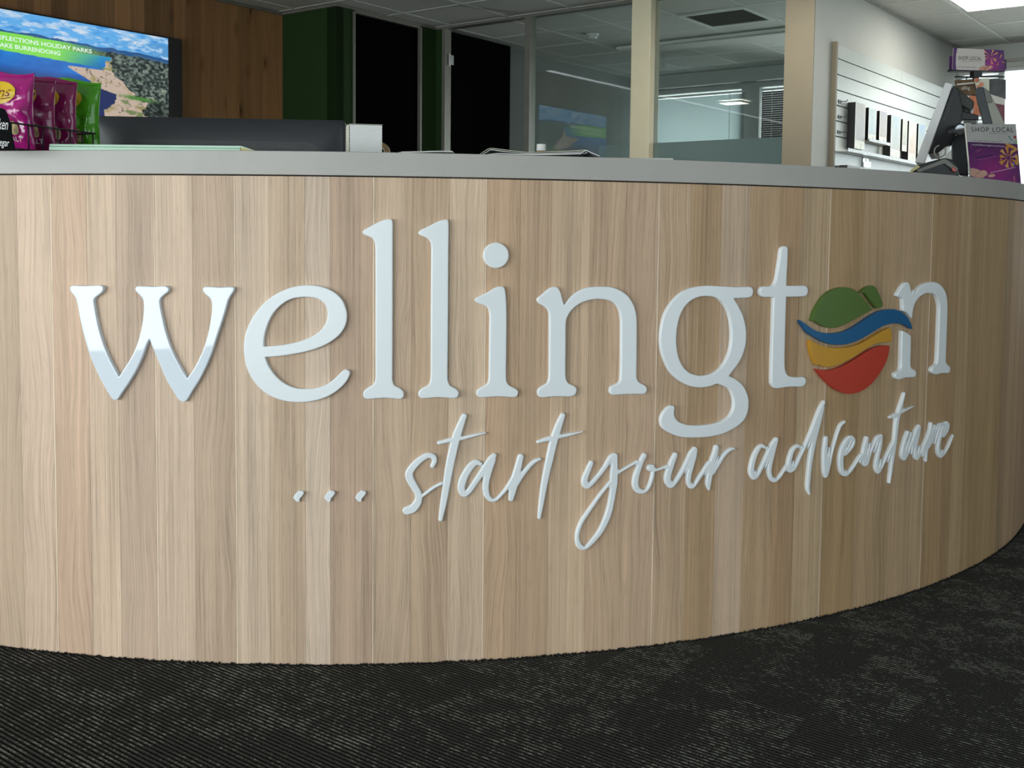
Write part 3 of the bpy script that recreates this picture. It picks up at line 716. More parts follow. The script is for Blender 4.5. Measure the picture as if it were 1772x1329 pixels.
i_ = outline(810, 410, 4.5816, [(50,500),(58,485),(95,465),(150,438),(210,402),(255,390),(282,396),(295,420),(302,480),(306,560),(307,700),(305,900),(303,1080),(306,1140),(325,1175),(365,1195),(392,1215),(399,1238),(388,1264),(360,1273),(310,1270),(235,1267),(160,1271),(100,1273),(73,1262),(63,1238),(70,1212),(100,1190),(135,1172),(155,1145),(161,1090),(164,900),(166,720),(168,640),(160,580),(140,550),(105,535),(70,522)])
letter(None, 'white raised letter i with a round dot above it', M['sign_white'], parts=[('stem', i_), ('dot', dot)])
n1 = outline(810, 410, 4.5816, [(540,500),(548,482),(580,455),(620,420),(655,398),(690,394),(715,405),(735,440),(748,490),(760,535,1),(800,485),(850,440),(920,405),(1000,393),(1080,392),(1150,400),(1220,430),(1275,475),(1315,540),(1335,610),(1341,690),(1340,900),(1338,1080),(1343,1130),(1365,1158),(1400,1175),(1420,1200),(1417,1230),(1395,1247),(1350,1248),(1280,1248),(1210,1251),(1150,1254),(1120,1240),(1112,1212),(1125,1182),(1160,1165),(1190,1145),(1199,1095),(1202,900),(1203,700),(1200,640),(1188,580),(1160,535),(1120,507),(1060,495),(1000,496),(940,508),(880,535),(830,575),(795,625),(778,690),(776,900),(775,1080),(782,1135),(805,1165),(840,1180),(862,1205),(858,1240),(835,1262),(790,1268),(710,1266),(640,1270),(590,1275),(555,1262),(543,1232),(550,1205),(580,1180),(615,1160),(632,1125),(636,1040),(637,850),(638,700),(636,610),(620,570),(590,545),(555,525)])
letter(n1, 'white raised letter n between the dotted i and the g', M['sign_white'])
g_ = outline(1120, 480, 4.5828, [(690,168,1),(730,235),(765,310),(785,400),(788,480),(778,560),(750,640),(710,705),(650,782,1),(700,805),(755,850),(790,910),(806,970),(806,1040),(785,1110),(745,1160),(690,1200),(620,1235),(540,1258),(450,1270),(360,1273),(280,1268),(210,1250),(140,1215),(105,1185),(92,1145),(95,1105),(115,1065),(145,1030),(175,1013),(205,1017),(220,1035),(216,1070),(220,1105),(245,1140),(290,1162),(350,1170),(430,1168),(520,1155),(590,1130),(640,1090),(665,1040),(670,985),(660,930),(635,885),(600,862),(555,845,1),(500,865),(430,875),(360,868),(290,845),(220,800),(160,735),(120,650),(97,570),(90,490),(97,400),(120,300),(165,215),(230,140),(300,95),(380,72),(470,64),(560,68),(680,75),(780,73),(822,76),(840,92),(842,125),(830,152),(800,162),(750,165)],
             [(475,150),(530,160),(580,200),(620,260),(643,340),(652,420),(650,510),(635,590),(605,660),(560,720),(500,760),(430,777),(375,772),(320,745),(275,690),(248,620),(235,540),(234,470),(242,390),(262,310),(300,235),(350,185),(410,157)])
letter(g_, 'white raised letter g with a looped tail below the line', M['sign_white'])
t_ = outline(1300, 415, 4.9225, [(250,58),(270,53),(295,54),(312,65),(315,90),(312,200),(306,300),(303,390,1),(380,390),(450,390),(478,402),(488,432),(480,465),(460,482),(400,486),(302,488,1),(298,600),(292,800),(288,1000),(290,1090),(305,1140),(335,1165),(390,1166),(440,1165),(465,1180),(471,1205),(460,1235),(430,1252),(370,1253),(310,1255),(260,1263),(210,1267),(175,1255),(155,1225),(152,1190),(156,1000),(162,800),(168,600),(172,490,1),(130,490),(90,487),(65,475),(53,445),(60,412),(85,396),(140,394),(170,382),(190,345),(205,270),(220,170),(232,85)])
letter(t_, 'white raised letter t with a crossbar beside the coloured emblem', M['sign_white'])
n2u = outline(1530, 475, 6.8154, [(118,245),(125,220),(150,180),(185,125),(225,90),(265,87),(295,100),(310,140),(320,190),(328,225,1),(345,195),(380,150),(430,110),(490,90),(550,86),(610,92),(660,115),(705,165),(735,230),(750,320),(752,450),(745,650),(738,850),(732,1000),(735,1040),(755,1065),(780,1090),(786,1120),(778,1150),(760,1165),(690,1165),(640,1178),(590,1180),(550,1170),(528,1145),(525,1115),(540,1085),(575,1060),(592,1020),(600,900),(608,700),(615,500),(618,400),(610,330),(590,270),(560,232),(520,220),(470,235),(420,270),(375,330),(350,400),(338,480),(325,560,1),(270,490),(245,455),(215,440),(190,425,1),(188,350),(180,290),(160,270),(130,260)])
n2l = outline(1530, 475, 6.8154, [(175,660,1),(220,660),(260,680),(300,705),(320,725,1),(320,850),(316,1000),(318,1080),(335,1110),(370,1130),(382,1165),(375,1195),(360,1212),(300,1216),(240,1222),(190,1240),(150,1240),(110,1225),(92,1195),(95,1165),(115,1145),(150,1125),(165,1080),(168,950),(172,800)])
letter(None, 'white raised letter n at the right end, cut through by the blue wave', M['sign_white'], parts=[('stem_foot', n2l), ('arch', n2u)])

em = dict(
    green_hill=([(190,470,1),(230,482),(290,520),(360,545),(440,553),(510,545),(590,510),(690,460),(790,405),(885,355,1),(820,270),(760,200),(728,165),(695,142),(640,118),(570,107),(510,108),(450,125),(390,150),(330,200),(280,265),(240,335),(210,400)], 'green'),
    small_green_hill=([(722,166,1),(760,127),(800,102),(850,89),(890,88),(915,105),(940,145),(970,210),(998,285),(992,318),(960,335),(903,348,1),(860,290),(815,230),(770,166,1)], 'green'),
    blue_wave=([(52,443,1),(110,480),(170,522),(240,570),(310,600),(390,610),(480,603),(570,580),(660,535),(760,470),(850,410),(930,370),(1010,350),(1090,347),(1160,360),(1220,390),(1270,440),(1305,500),(1325,560),(1318,582,1),(1260,550),(1200,515),(1140,502),(1080,508),(1000,535),(920,580),(840,630),(750,680),(660,715),(560,738),(470,738),(380,725),(290,690),(220,650),(150,605),(105,545),(70,490)], 'blue'),
    yellow_band=([(165,680,1),(205,682),(240,705),(310,740),(390,765),(480,770),(580,762),(690,735),(790,685),(890,625),(980,575),(1080,535,1),(1090,580),(1098,640),(1095,705,1),(1030,708),(960,715),(880,745),(790,800),(700,860),(610,910),(520,955),(440,978),(370,982),(310,970),(270,955),(240,955,1),(205,880),(180,790)], 'yellow'),
    red_bowl=([(235,995,1),(270,1003),(340,1011),(420,1005),(510,975),(600,930),(700,870),(800,805),(880,765),(970,745),(1075,748,1),(1060,850),(1020,960),(960,1060),(890,1150),(810,1220),(720,1262),(640,1275),(560,1265),(470,1230),(390,1170),(310,1090)], 'red'))
meshes = {k: letter_mesh(outline(1370, 480, 6.327, v[0]), 0.0115, 0.0006, True) for k, v in em.items()}
emb = Thing('sign_emblem', 'raised round emblem of green hills, blue wave, yellow band and red bowl', 'emblem', base_of(meshes['red_bowl']))
for k, v in em.items(): emb.part(k, meshes[k], M[v[1]], world=True, label={'green': 'green painted hill shape', 'blue': 'blue painted wave shape', 'yellow': 'yellow painted band', 'red': 'red painted bowl shape'}[v[1]])

# script line
def S(ox, oy, sc, *strokes): return [strokespline([(ox + x / sc, oy + y / sc, w / sc) for x, y, w in s]) for s in strokes]
def script(st, name, label, group, sil=True, T=0.009, bevel=0.003):
    a = np.concatenate(st); w = a[:, 2].max()
    mb = raised(lambda X: sd_strokes(X, st), (a[:, 0].min() - w / 2, a[:, 1].min() - w / 2, a[:, 0].max() + w / 2, a[:, 1].max() + w / 2), T, bevel, sil, step=0.0011)
    return single(name, mb, M['sign_white'], label, 'lettering', group, base=base_of(mb), smooth=True)
for k, lb in enumerate(('leftmost of the three small white raised dots before the script', 'middle of the three small white raised dots before the script', 'rightmost of the three small white raised dots, nearest the script')):
    pl = [np.array(conv([(225 + 680 * k, 178),(265 + 680 * k, 188),(300 + 680 * k, 190),(332 + 680 * k, 235),(290 + 680 * k, 300),(236 + 680 * k, 355),(230 + 680 * k, 412),(200 + 680 * k, 430),(150 + 680 * k, 410),(90 + 680 * k, 340),(130 + 680 * k, 262)], 500, 835, 12.657))]
    mb = letter_mesh(pl, 0.009, 0.0008, False, step=0.0008)
    single('sign_dot', mb, M['sign_white'], lb, 'dot', 'ellipsis dots before the script', base=base_of(mb), smooth=True)
GS = 'white raised script words on the desk front'
s_t = S(500, 700, 4.922, [(1222,525,40),(1240,478,46),(1222,440,52),(1170,438,54),(1095,490,62),(1030,570,68),(1030,630,70),(1068,700,66),(1103,765,62),(1098,830,70),(1055,885,80),(1005,905,76)],
        [(1120,790,34),(1180,745,34),(1240,702,32),(1300,672,32)],
        [(1492,100,52),(1440,235,74),(1408,345,78),(1370,520,76),(1340,700,66),(1315,850,58),(1292,980,40)],
        [(1278,326,36),(1380,302,42),(1470,288,38),(1570,264,32),(1672,242,20)])
ar = S(770, 700, 6.04, [(372,622,46),(325,605,66),(275,640,80),(220,720,84),(180,810,86),(172,890,78),(200,935,72),(250,905,68),(310,820,66),(370,735,72),(430,655,88),(480,580,84),(512,535,62)],
       [(495,580,80),(450,710,84),(428,820,76),(428,910,70),(455,975,56),(497,1000,48),(548,982,46),(612,915,46),(665,850,56),(715,780,70)],
       [(790,548,72),(768,640,80),(742,740,88),(720,830,96),(705,910,82),(692,985,62)],
       [(735,830,80),(785,765,64),(850,680,56),(920,605,52),(975,575,44),(1002,574,26)])
t2 = S(770, 700, 6.04, [(1230,118,64),(1188,225,84),(1140,370,92),(1100,540,90),(1060,720,82),(1030,880,74),(1006,1040,62),(987,1180,44)], [(974,390,42),(1080,358,54),(1180,338,50),(1300,314,42),(1440,283,20)])
script(s_t + ar + t2, 'script_word', 'white raised script word start beside the three dots', GS)
yo = S(980, 760, 6.6444, [(285,275,66),(250,360,76),(213,450,82),(213,512,82),(248,540,70),(310,485,64),(380,405,62),(450,310,66),(510,215,72),(548,188,66)],
       [(556,196,80),(552,300,92),(548,400,102),(546,500,100),(535,600,90),(515,720,86),(490,830,88),(450,940,86),(390,1060,78),(320,1150,72),(240,1235,60),(185,1250,62),(140,1210,66),(124,1130,60),(136,1050,60),(175,950,60),(240,850,58),(310,750,56),(380,650,54),(450,560,50),(500,500,50)],
       [(590,385,50),(660,345,44),(740,300,42),(810,262,46)],
       [(895,190,70),(860,260,74),(825,350,80),(798,440,86),(792,520,88),(815,578,78),(870,605,58),(925,582,54),(960,520,58),(985,440,58),(997,370,56),(1000,325,50)], [(958,328,84),(985,328,82)],
       [(1010,360,42),(1080,340,38),(1150,312,42)])
ur = S(1080, 750, 8.438, [(745,318,88),(710,400,102),(665,520,112),(635,620,118),(637,700,112),(685,758,96),(742,715,84),(800,630,82),(870,510,84),(930,390,92),(985,290,100),(1028,235,94)],
       [(1032,240,96),(1010,350,106),(975,480,104),(945,600,98),(940,700,88),(962,765,78),(1005,775,76),(1040,735,72),(1090,655,76),(1160,550,78),(1235,440,86)],
       [(1345,208,96),(1325,300,106),(1290,400,112),(1265,520,118),(1240,640,112),(1230,740,98),(1240,815,52)], [(1290,560,100),(1350,480,86),(1400,400,82),(1460,310,76),(1530,245,70),(1590,225,52),(1622,232,26)])
script(yo + ur, 'script_word', 'white raised script word your with a long looped y', GS)
ad = S(1285, 680, 6.994, [(275,660,42),(230,640,58),(185,680,74),(140,770,80),(115,860,84),(105,950,86),(132,1015,78),(170,1000,72),(212,930,68),(260,830,68),(310,730,78),(355,640,82),(405,565,68)],
       [(402,572,76),(370,680,84),(345,780,84),(325,880,80),(322,960,74),(345,1032,64),(390,1058,58),(440,1020,58),(490,950,56),(530,890,58)],
       [(690,650,46),(650,645,58),(605,690,70),(575,770,76),(560,860,82),(572,928,82),(610,915,78),(640,875,72),(682,790,62),(735,680,62),(790,560,62),(845,440,72),(900,300,78),(945,185,74),(980,118,64)],
       [(960,175,76),(925,310,88),(890,440,92),(860,560,92),(840,680,84),(820,800,78),(805,920,74),(795,1040,72),(790,1150,66),(808,1222,40)])
ve = S(1410, 670, 7.384, [(140,655,76),(130,750,84),(125,860,90),(125,980,90),(130,1080,90),(138,1125,78)], [(148,1120,66),(185,960,70),(210,850,62),(245,720,62),(285,590,60),(325,490,60),(375,445,54)],
       [(395,850,64),(440,800,66),(480,740,70),(495,680,66),(475,648,66),(430,655,78),(385,720,92),(350,800,94),(330,900,94),(330,1000,90),(347,1078,84),(392,1108,76),(442,1078,66),(500,1000,62),(550,920,62),(590,870,66)],
       [(660,658,76),(640,760,88),(625,860,92),(620,945,90),(642,982,74),(668,955,70),(700,850,62),(745,740,62),(790,650,62),(840,622,64)], [(842,632,70),(830,740,78),(805,860,78),(785,960,78),(787,1040,78),(812,1082,62),(850,1020,60),(900,910,60),(950,800,60),(1000,700,62)])
tu = S(1520, 670, 7.386, [(325,86,60),(295,200,72),(260,320,82),(235,430,84),(220,560,80),(205,690,82),(190,800,82),(170,950,74),(155,1080,66),(139,1212,54)], [(142,386,44),(220,345,50),(310,310,48),(390,270,40),(462,240,20)],
       [(370,582,68),(340,670,76),(315,780,82),(305,870,84),(327,910,70),(360,865,66),(400,760,66),(440,660,66),(480,560,74),(515,505,70)], [(518,508,70),(500,610,78),(475,720,76),(465,820,74),(474,892,72),(500,905,60),(522,860,58),(565,770,58),(610,670,62),(640,600,62)],
       [(670,472,68),(665,540,74),(640,640,78),(620,740,76),(605,840,72),(605,935,54)], [(640,760,60),(680,680,68),(710,600,62),(740,520,58),(775,478,48),(812,470,38)],
       [(835,620,56),(870,560,66),(890,490,62),(870,458,58),(835,480,68),(805,560,74),(780,650,74),(765,750,74),(766,830,74),(790,880,64),(830,855,60),(880,780,56),(920,690,52),(950,620,42),(961,588,28)])
script(ad + ve + tu, 'script_word', 'white raised script word adventure under the coloured emblem', GS)

# ------------------------------------------------------------------ television on the timber wall
tv = Thing('television', 'wide television on the timber wall showing a lake scene', 'television', W(4.0, VT - 0.05, 1.42), YAW)
def TV(U, z, off): return (U - 4.0, (VT - 0.05 - off) - (VT - 0.05), z - 1.42)
TU0, TU1, TZ0, TZ1 = 3.23, 4.79, 1.44, 2.333
mb = MB().box(TU0 - 4, TU1 - 4, -0.012, 0.036, TZ0 - 1.42, TZ1 - 1.42)
tv.part('bezel', mb, M['black'], bevel=0.003)
PU0, PU1, PZ0, PZ1 = 3.345, 4.672, 1.55, 2.322
def lake(X, Y):
    U = PU0 + (PU1 - PU0) * X; z = PZ1 - (PZ1 - PZ0) * Y; N = len(X)
    def flat(c): return np.tile(np.array([c], float) / 255, (N, 1))
    n = fbm(U * 9, z * 34, 3, 5); n2 = fbm(U * 16 + 4, z * 60, 9, 5)
    c = mixc(flat((96, 170, 230)), (n - 0.40) * 4.0, (176, 205, 232)); c = mixc(c, (n2 - 0.50) * 5 * (n > 0.42), (206, 218, 234)); c = mixc(c, (0.40 - n2) * 5, (60, 140, 215))
    c = mixc(c, (U - 4.25) * 2.5 * (z < 2.27) * (n < 0.5), (86, 150, 205))
    hor = 2.203 + 0.014 * (fbm(U * 9, U * 0 + 2, 5) - 0.5) * 2 - 0.022 * (U - 3.5)
    c = mixc(c, (hor - z) * 300, (34, 84, 140)); c = mixc(c, np.clip((hor - 0.014 - z) * 200, 0, 1) * (fbm(U * 22, z * 50, 6) > 0.42), (62, 96, 132))
    t = fbm(U * 55, z * 80, 21, 4); tb = fbm(U * 13, z * 22, 31, 4)
    trees = mixc(flat((58, 70, 68)), (t - 0.46) * 6, (118, 132, 122)); trees = mixc(trees, (0.42 - t) * 8, (26, 34, 34)); trees = mixc(trees, (tb - 0.60) * 8 * (t > 0.5), (150, 158, 140))
    wob = (fbm(U * 14, z * 22, 7) - 0.5); wob2 = (fbm(U * 40, z * 60, 17) - 0.5)
    land = z < hor - 0.030 + 0.010 * wob2
    c = np.where(land[:, None], trees, c)
    far_green = land & (z > 2.128) & (U < 4.18); c = mixc(c, far_green * 0.7, (92, 122, 84))
    # water: widening to the left, its right shore slanting
    shore = 4.19 - 0.55 * np.clip(2.10 - z, 0, 0.05) - 0.9 * np.clip(2.05 - z, 0, 1) + 0.05 * wob
    water = (z < 2.128 + 0.004 * wob2) & (U < shore + (z > 2.10) * 0.03)
    wc = mixc(flat((8, 96, 184)), (z - 2.05) * 11, (70, 168, 172)); wc = mixc(wc, (fbm(U * 6, z * 16, 2) - 0.5) * 3, (14, 124, 208)); wc = mixc(wc, (1.985 - z) * 14, (12, 52, 108))
    sand = mixc(flat((192, 172, 156)), (fbm(U * 11, z * 26, 13) - 0.50) * 6, (150, 140, 92)); sand = mixc(sand, (fbm(U * 50, z * 80, 12) - 0.62) * 8, (96, 92, 84))
    treeline = 4.225 + 1.6 * np.clip(2.04 - z, 0, 1) ** 1.15 + 0.06 * wob + 0.02 * wob2
    beach = (z < 2.128) & (U < treeline) & ~water; c = np.where(beach[:, None], sand, c)
    c = np.where(water[:, None], wc, c)
    tip = (z < 2.032 + 0.01 * wob) & (z > 1.975 + 0.25 * (U - 3.93) * (U < 4.0) * 0 + 0.02 * wob - 0.22 * np.clip(U - 3.95, 0, 1)) & (U > 3.90 + 2.2 * np.abs(z - 2.025)) & (U < 4.3)
    c = np.where((tip & water)[:, None], sand, c)
    c = mixc(c, np.exp(-(((U - 4.43) / 0.11) ** 2 + ((z - 1.872 + 0.06 * (U - 4.43)) / 0.012) ** 2)) * 1.5, (74, 128, 58)); c = mixc(c, np.exp(-(((U - 4.19) / 0.06) ** 2 + ((z - 2.045) / 0.006) ** 2)), (128, 138, 70))
    inlet = (z < 1.915 + 0.012 * wob - 0.20 * (U - 4.10)) & (U < 4.265 + 0.05 * wob - 1.1 * np.clip(1.852 - z, 0, 0.09)) & (U > 3.9)
    c = np.where(inlet[:, None], flat((26, 42, 92)), c)
    low = (U > 4.27) & (z < 1.852 + 0.01 * wob) & (U < 4.50 + 0.6 * (1.85 - z)); c = np.where(low[:, None], mixc(sand, (fbm(U * 18, z * 30, 44) - 0.5) * 6, (112, 128, 84)), c)
    thick = (((U - 4.60) / 0.14) ** 2 + ((z - 1.795) / 0.06) ** 2) < 1 + 1.8 * wob; c = np.where(thick[:, None], trees * 0.75, c)
    bt = 2.184 - 0.008 * (U - 3.49) / 0.6; bb = 2.069 - 0.022 * (U - 3.485) / 0.66
    c = mixc(c, ((z < bt) & (z > bb) & (U < 4.15)) * np.clip((4.15 - U) / 0.33, 0, 1), (128, 218, 82)); return c
f_tv, _n = quadmap((PU0 - 4, -0.0135, PZ1 - 1.42), (PU1 - 4, -0.0135, PZ1 - 1.42), (PU0 - 4, -0.0135, PZ0 - 1.42), (PU1 - 4, -0.0135, PZ0 - 1.42))
f_scr = lambda x, y, o=0: np.array(((PU0 - 4) + (PU1 - PU0) * x, -0.0135 - o, (PZ1 - 1.42) - (PZ1 - PZ0) * y))
mb, rgb = painted('screen', f_scr, 380, 220, lake)
scr = tv.part('screen', mb, M['screen'], label='bright screen picture of a lake with a sandy shore', fixn=False); set_cols(scr, rgb)
for txt, a, b, z0_, z1_, sl in (('REFLECTIONS HOLIDAY PARKS', 3.415, 4.076, 2.133, 2.160, 0.012), ('LAKE BURRENDONG', 3.432, 3.852, 2.088, 2.115, 0.010)):
    v, fc = text_fit(txt, a - 4, b - 4, z0_ - 1.42, z1_ - 1.42, bold=0.018)
    mb = MB().add([(p[0], -0.0145, p[1]) for p in v], fc); tv.part('screen_text', mb, M['bannertext'], parent=scr, fixn=False)

# ------------------------------------------------------------------ office things seen through the glass
def blind(name, v0, v1, tilt, m, label):
    b = Thing(name, label, 'blind', W(10.40, (v0 + v1) / 2, 1.0), YAW, 'venetian blinds in the office windows'); vm = (v0 + v1) / 2
    b.part('head_rail', MB().box(-0.025, 0.03, v0 - vm, v1 - vm, 1.455, 1.478), M['white_metal'])
    mb = MB(); z = 0.02
    while z < 1.44:
        c, s = math.cos(tilt) * 0.0125, math.sin(tilt) * 0.0125
        mb.add([(-c, v0 - vm, z - s), (c, v0 - vm, z + s), (c, v1 - vm, z + s), (-c, v1 - vm, z - s)], [(0, 1, 2, 3)]); z += 0.0225
    b.part('slats', mb, m, kind='stuff')
    for k, v_ in enumerate((v0 + 0.15, v1 - 0.12)):
        b.part('cord', MB().cyl((-0.02, v_ - vm, 0.0), (-0.02, v_ - vm, 1.46), 0.003, 6), M['white_metal'])
    b.part('bottom_rail', MB().box(-0.012, 0.012, v0 - vm, v1 - vm, 0.0, 0.014), M['white_metal'])
blind('venetian_blind', 4.85, 6.13, math.radians(74), M['blind'], 'pale closed venetian blind in the wide office window')
blind('venetian_blind', 4.02, 4.65, math.radians(66), M['blinddark'], 'dark half-open venetian blind in the narrow office window beside the wall end')
sd = Thing('smoke_detector', 'small round white smoke detector on the office ceiling', 'smoke detector', W(7.90, 5.11, ZC - 0.0495), YAW)
sd.part('base', MB().lathe([(0.052, 0.030), (0.056, 0.045)], n=24), M['white_metal'], smooth=False); sd.part('dome', MB().lathe([(0.0, 0.0), (0.022, 0.001), (0.036, 0.008), (0.042, 0.03)], n=24), M['white_metal'], smooth=True)
ac = Thing('ceiling_vent', 'square white air vent with dark louvres in the office ceiling', 'vent', W(7.89, 3.84, ZC - 0.018), YAW)
fr_ = MB()
for a, b, c, d in ((-0.295, 0.295, -0.295, -0.25), (-0.295, 0.295, 0.25, 0.295), (-0.295, -0.25, -0.25, 0.25), (0.25, 0.295, -0.25, 0.25)): fr_.box(a, b, c, d, 0.0, 0.024)
ac.part('frame', fr_, M['tbar'], bevel=0.004); ac.part('backing', MB().box(-0.25, 0.25, -0.25, 0.25, 0.020, 0.024), M['black'])
for k in range(12): ac.part('louvre', MB().prism([(-0.24 + 0.042 * k, -0.25, 0.003), (-0.236 + 0.042 * k, -0.25, 0.003), (-0.218 + 0.042 * k, -0.25, 0.019), (-0.222 + 0.042 * k, -0.25, 0.019)], (0, 0.5, 0)), M['frame'])
lf = Thing('ceiling_light_fitting', 'long unlit pale light fitting on the office ceiling', 'light fitting', W(8.65, 4.25, ZC - 0.05), YAW)
lf.part('housing', MB().box(-0.13, 0.13, -1.2, 1.0, 0.012, 0.042), M['tbar'], bevel=0.004); lf.part('diffuser', MB().box(-0.115, 0.115, -1.18, 0.98, 0.0, 0.0115), M['tile'], bevel=0.004)

# ------------------------------------------------------------------ ceiling lights
def troffer(U0_, U1_, V0_, V1_, label, z=ZC):
    um, vm = (U0_ + U1_) / 2, (V0_ + V1_) / 2; a, b = (U1_ - U0_) / 2, (V1_ - V0_) / 2
    t = Thing('ceiling_light', label, 'ceiling light', W(um, vm, z - 0.012), YAW, 'ceiling light panels')
    mb = MB()
    for x0, x1, y0, y1 in ((-a, a, -b, -b + 0.02), (-a, a, b - 0.02, b), (-a, -a + 0.02, -b + 0.02, b - 0.02), (a - 0.02, a, -b + 0.02, b - 0.02)): mb.box(x0, x1, y0, y1, 0, 0.018)
    t.part('frame', mb, M['white_metal']); t.part('diffuser', MB().box(-a + 0.02, a - 0.02, -b + 0.02, b - 0.02, 0.002, 0.014), M['lamp'])
troffer(8.15, 8.71, 1.08, 2.245, 'bright ceiling light panel at the upper right, near the end window')
troffer(5.76, 6.30, 2.05, 3.19, 'added unseen ceiling light panel over the shop floor between desk and glass office')  # second panel is added out of view to brighten the cream post
troffer(0.80, 1.12, 5.98, 6.34, 'small ceiling light panel by the timber wall, mirrored in the office glass')
dl = Thing('downlight', 'small round ceiling downlight mirrored in the office glass', 'downlight', W(2.17, 5.70, ZC - 0.010), YAW)
dl.part('rim', MB().lathe([(0.055, 0.0), (0.075, 0.0), (0.075, 0.009), (0.055, 0.009)], n=28), M['white_metal']); dl.part('lens', MB().cyl((0, 0, 0.003), (0, 0, 0.008), 0.054, 24), M['downlamp'])

# ------------------------------------------------------------------ display boards on the right wall
sw = Thing('slatwall_panel', 'pale slatwall display board with horizontal grooves on the white wall', 'display board', W(7.235, 2.70, 1.1), YAW)
VW = 2.7195
sw.part('backing', MB().box(0.0, 2.70, 0.012, 0.019, 0.0, 1.18), M['frame'])
sw.part('edge_strip', MB().box(-0.03, -0.0005, -0.012, 0.019, 0.0, 1.19), M['beige'])
z = 0.0; k = 0
edges = [1.1] + [1.97 - 0.105 * j for j in range(8, 0, -1)] + [1.97, 2.075, 2.182, 2.28]
edges = [e for e in edges if e >= 1.1]
for a, b in zip(edges[:-1], edges[1:]):
    for x0, x1 in ((0.001, 1.410), (1.412, 2.699)):
        sw.part('slat', MB().box(x0, x1, -0.007, 0.0118, a - 1.1 + 0.004, b - 1.1 - 0.004), M['slat'], bevel=0.0015)
GB = 'picture blocks on the slatwall'
blocks = [(7.46, 7.665, 1.585, 1.905, (150, 140, 125), (96, 88, 84), 'tall picture block with a dark roof picture, nearest the wall edge'), (7.735, 7.905, 1.665, 1.895, (176, 200, 200), (150, 175, 178), 'short picture block with a pale sea-green picture'),
          (7.975, 8.145, 1.665, 1.895, (150, 140, 150), (150, 132, 100), 'short picture block with a dusky mauve sky picture'), (8.24, 8.47, 1.578, 1.890, (150, 172, 182), (150, 150, 140), 'tall picture block with a grey-blue misty picture'),
          (8.52, 8.64, 1.640, 1.885, (190, 190, 170), (150, 140, 110), 'narrow short picture block with a pale straw picture'), (8.68, 8.88, 1.575, 1.885, (215, 205, 195), (205, 160, 130), 'tall picture block with a soft peach picture'), (8.93, 9.13, 1.575, 1.885, (110, 155, 195), (160, 145, 100), 'tall picture block with blue sky over a straw field')]
for U0_, U1_, z0_, z1_, ca, cb_, lb in blocks:
    b = Thing('picture_block', lb, 'picture block', W(U0_, 2.690, z0_), YAW, GB); w_b = U1_ - U0_; h_b = z1_ - z0_; dep = 0.055
    b.part('block', MB().box(0, w_b, -dep + 0.0, 0.0, 0, h_b), M['blockside'])
    fm = lambda x, y, o=0, w_b=w_b, h_b=h_b: np.array((w_b * x, -dep - 0.0006 - o, h_b * (1 - y)))
    ca_, cb2 = np.array(ca) / 255, np.array(cb_) / 255
    def pic(X, Y, ca_=ca_, cb2=cb2):
        n = fbm(X * 3, Y * 6, int(U0_ * 50)); c = ca_ * (1 - np.clip(Y * 1.15 + (n - 0.5) * 0.5, 0, 1))[:, None] + cb2 * np.clip(Y * 1.15 + (n - 0.5) * 0.5, 0, 1)[:, None]
        c = c * (0.92 + 0.16 * fbm(X * 9, Y * 12, 4))[:, None]
        edge = (X < 0.06) | (X > 0.93) | (Y > 0.80); c = mixc(c, edge * 1.0, (222, 222, 200))
        c = mixc(c, ((Y > 0.86) & (fbm(X * 14, Y * 20, 8) > 0.52) & (np.abs(X - 0.5) < 0.3)) * 0.5, (150, 160, 120)); return c
    mb, rgb = painted('picture', fm, 24, 30, pic); o = b.part('picture', mb, M['print'], fixn=False); set_cols(o, rgb)
    for x_ in (0.12, 0.88): b.part('bracket', MB().box(w_b * x_ - 0.012, w_b * x_ + 0.012, 0.0002, 0.004, h_b * 0.45, h_b * 0.55), M['black'])
sh = Thing('display_shelf', 'long clear acrylic shelf under the tall picture blocks', 'shelf', W(7.25, 2.6925, 1.548), YAW, 'acrylic shelves on the slatwall')
sh.part('ledge', MB().box(0.0, 1.95, -0.085, 0.0, 0.0, 0.006), M['white_metal']); sh.part('lip', MB().box(0.0, 1.95, -0.089, -0.0855, 0.0, 0.022), M['acrylic'])
sh = Thing('display_shelf', 'short clear acrylic shelf under the two small picture blocks', 'shelf', W(7.70, 2.6925, 1.652), YAW, 'acrylic shelves on the slatwall')
sh.part('ledge', MB().box(0.0, 0.47, -0.075, 0.0, 0.0, 0.006), M['greybeige']); sh.part('lip', MB().box(0.0, 0.47, -0.079, -0.0755, 0.0, 0.02), M['acrylic'])
for k, (z_, lb) in enumerate(((1.895, 'small black slatwall hook at the board edge, uppermost of three'), (1.79, 'small black slatwall hook at the board edge, middle of three'), (1.685, 'small black slatwall hook at the board edge, lowest of three'))):
    h = Thing('display_hook', lb, 'hook', W(7.30, 2.6925, z_), YAW, 'black hooks on the slatwall')
    h.part('plate', MB().box(-0.02, 0.035, -0.004, 0.0, -0.012, 0.012), M['black']); h.part('pin', MB().tube([(0.01, -0.004, 0), (0.01, -0.05, 0), (0.01, -0.055, 0.012)], 0.003, 6), M['black'])
cl = Thing('acrylic_clip', 'little clear acrylic holder hanging below the shelf', 'holder', W(7.80, 2.6925, 1.475), YAW)
cl.part('back_plate', MB().box(0, 0.10, -0.005, 0, 0, 0.075), M['white_metal'], bevel=0.002); cl.part('pocket', MB().box(0.0, 0.045, -0.03, -0.0055, 0.0, 0.06).box(0.055, 0.10, -0.03, -0.0055, 0.0, 0.04), M['acrylic'])
bk = Thing('stacked_booklet', 'dark booklet on the low slatwall shelf just above the counter', 'booklet', W(7.32, 2.690, 1.425), YAW)
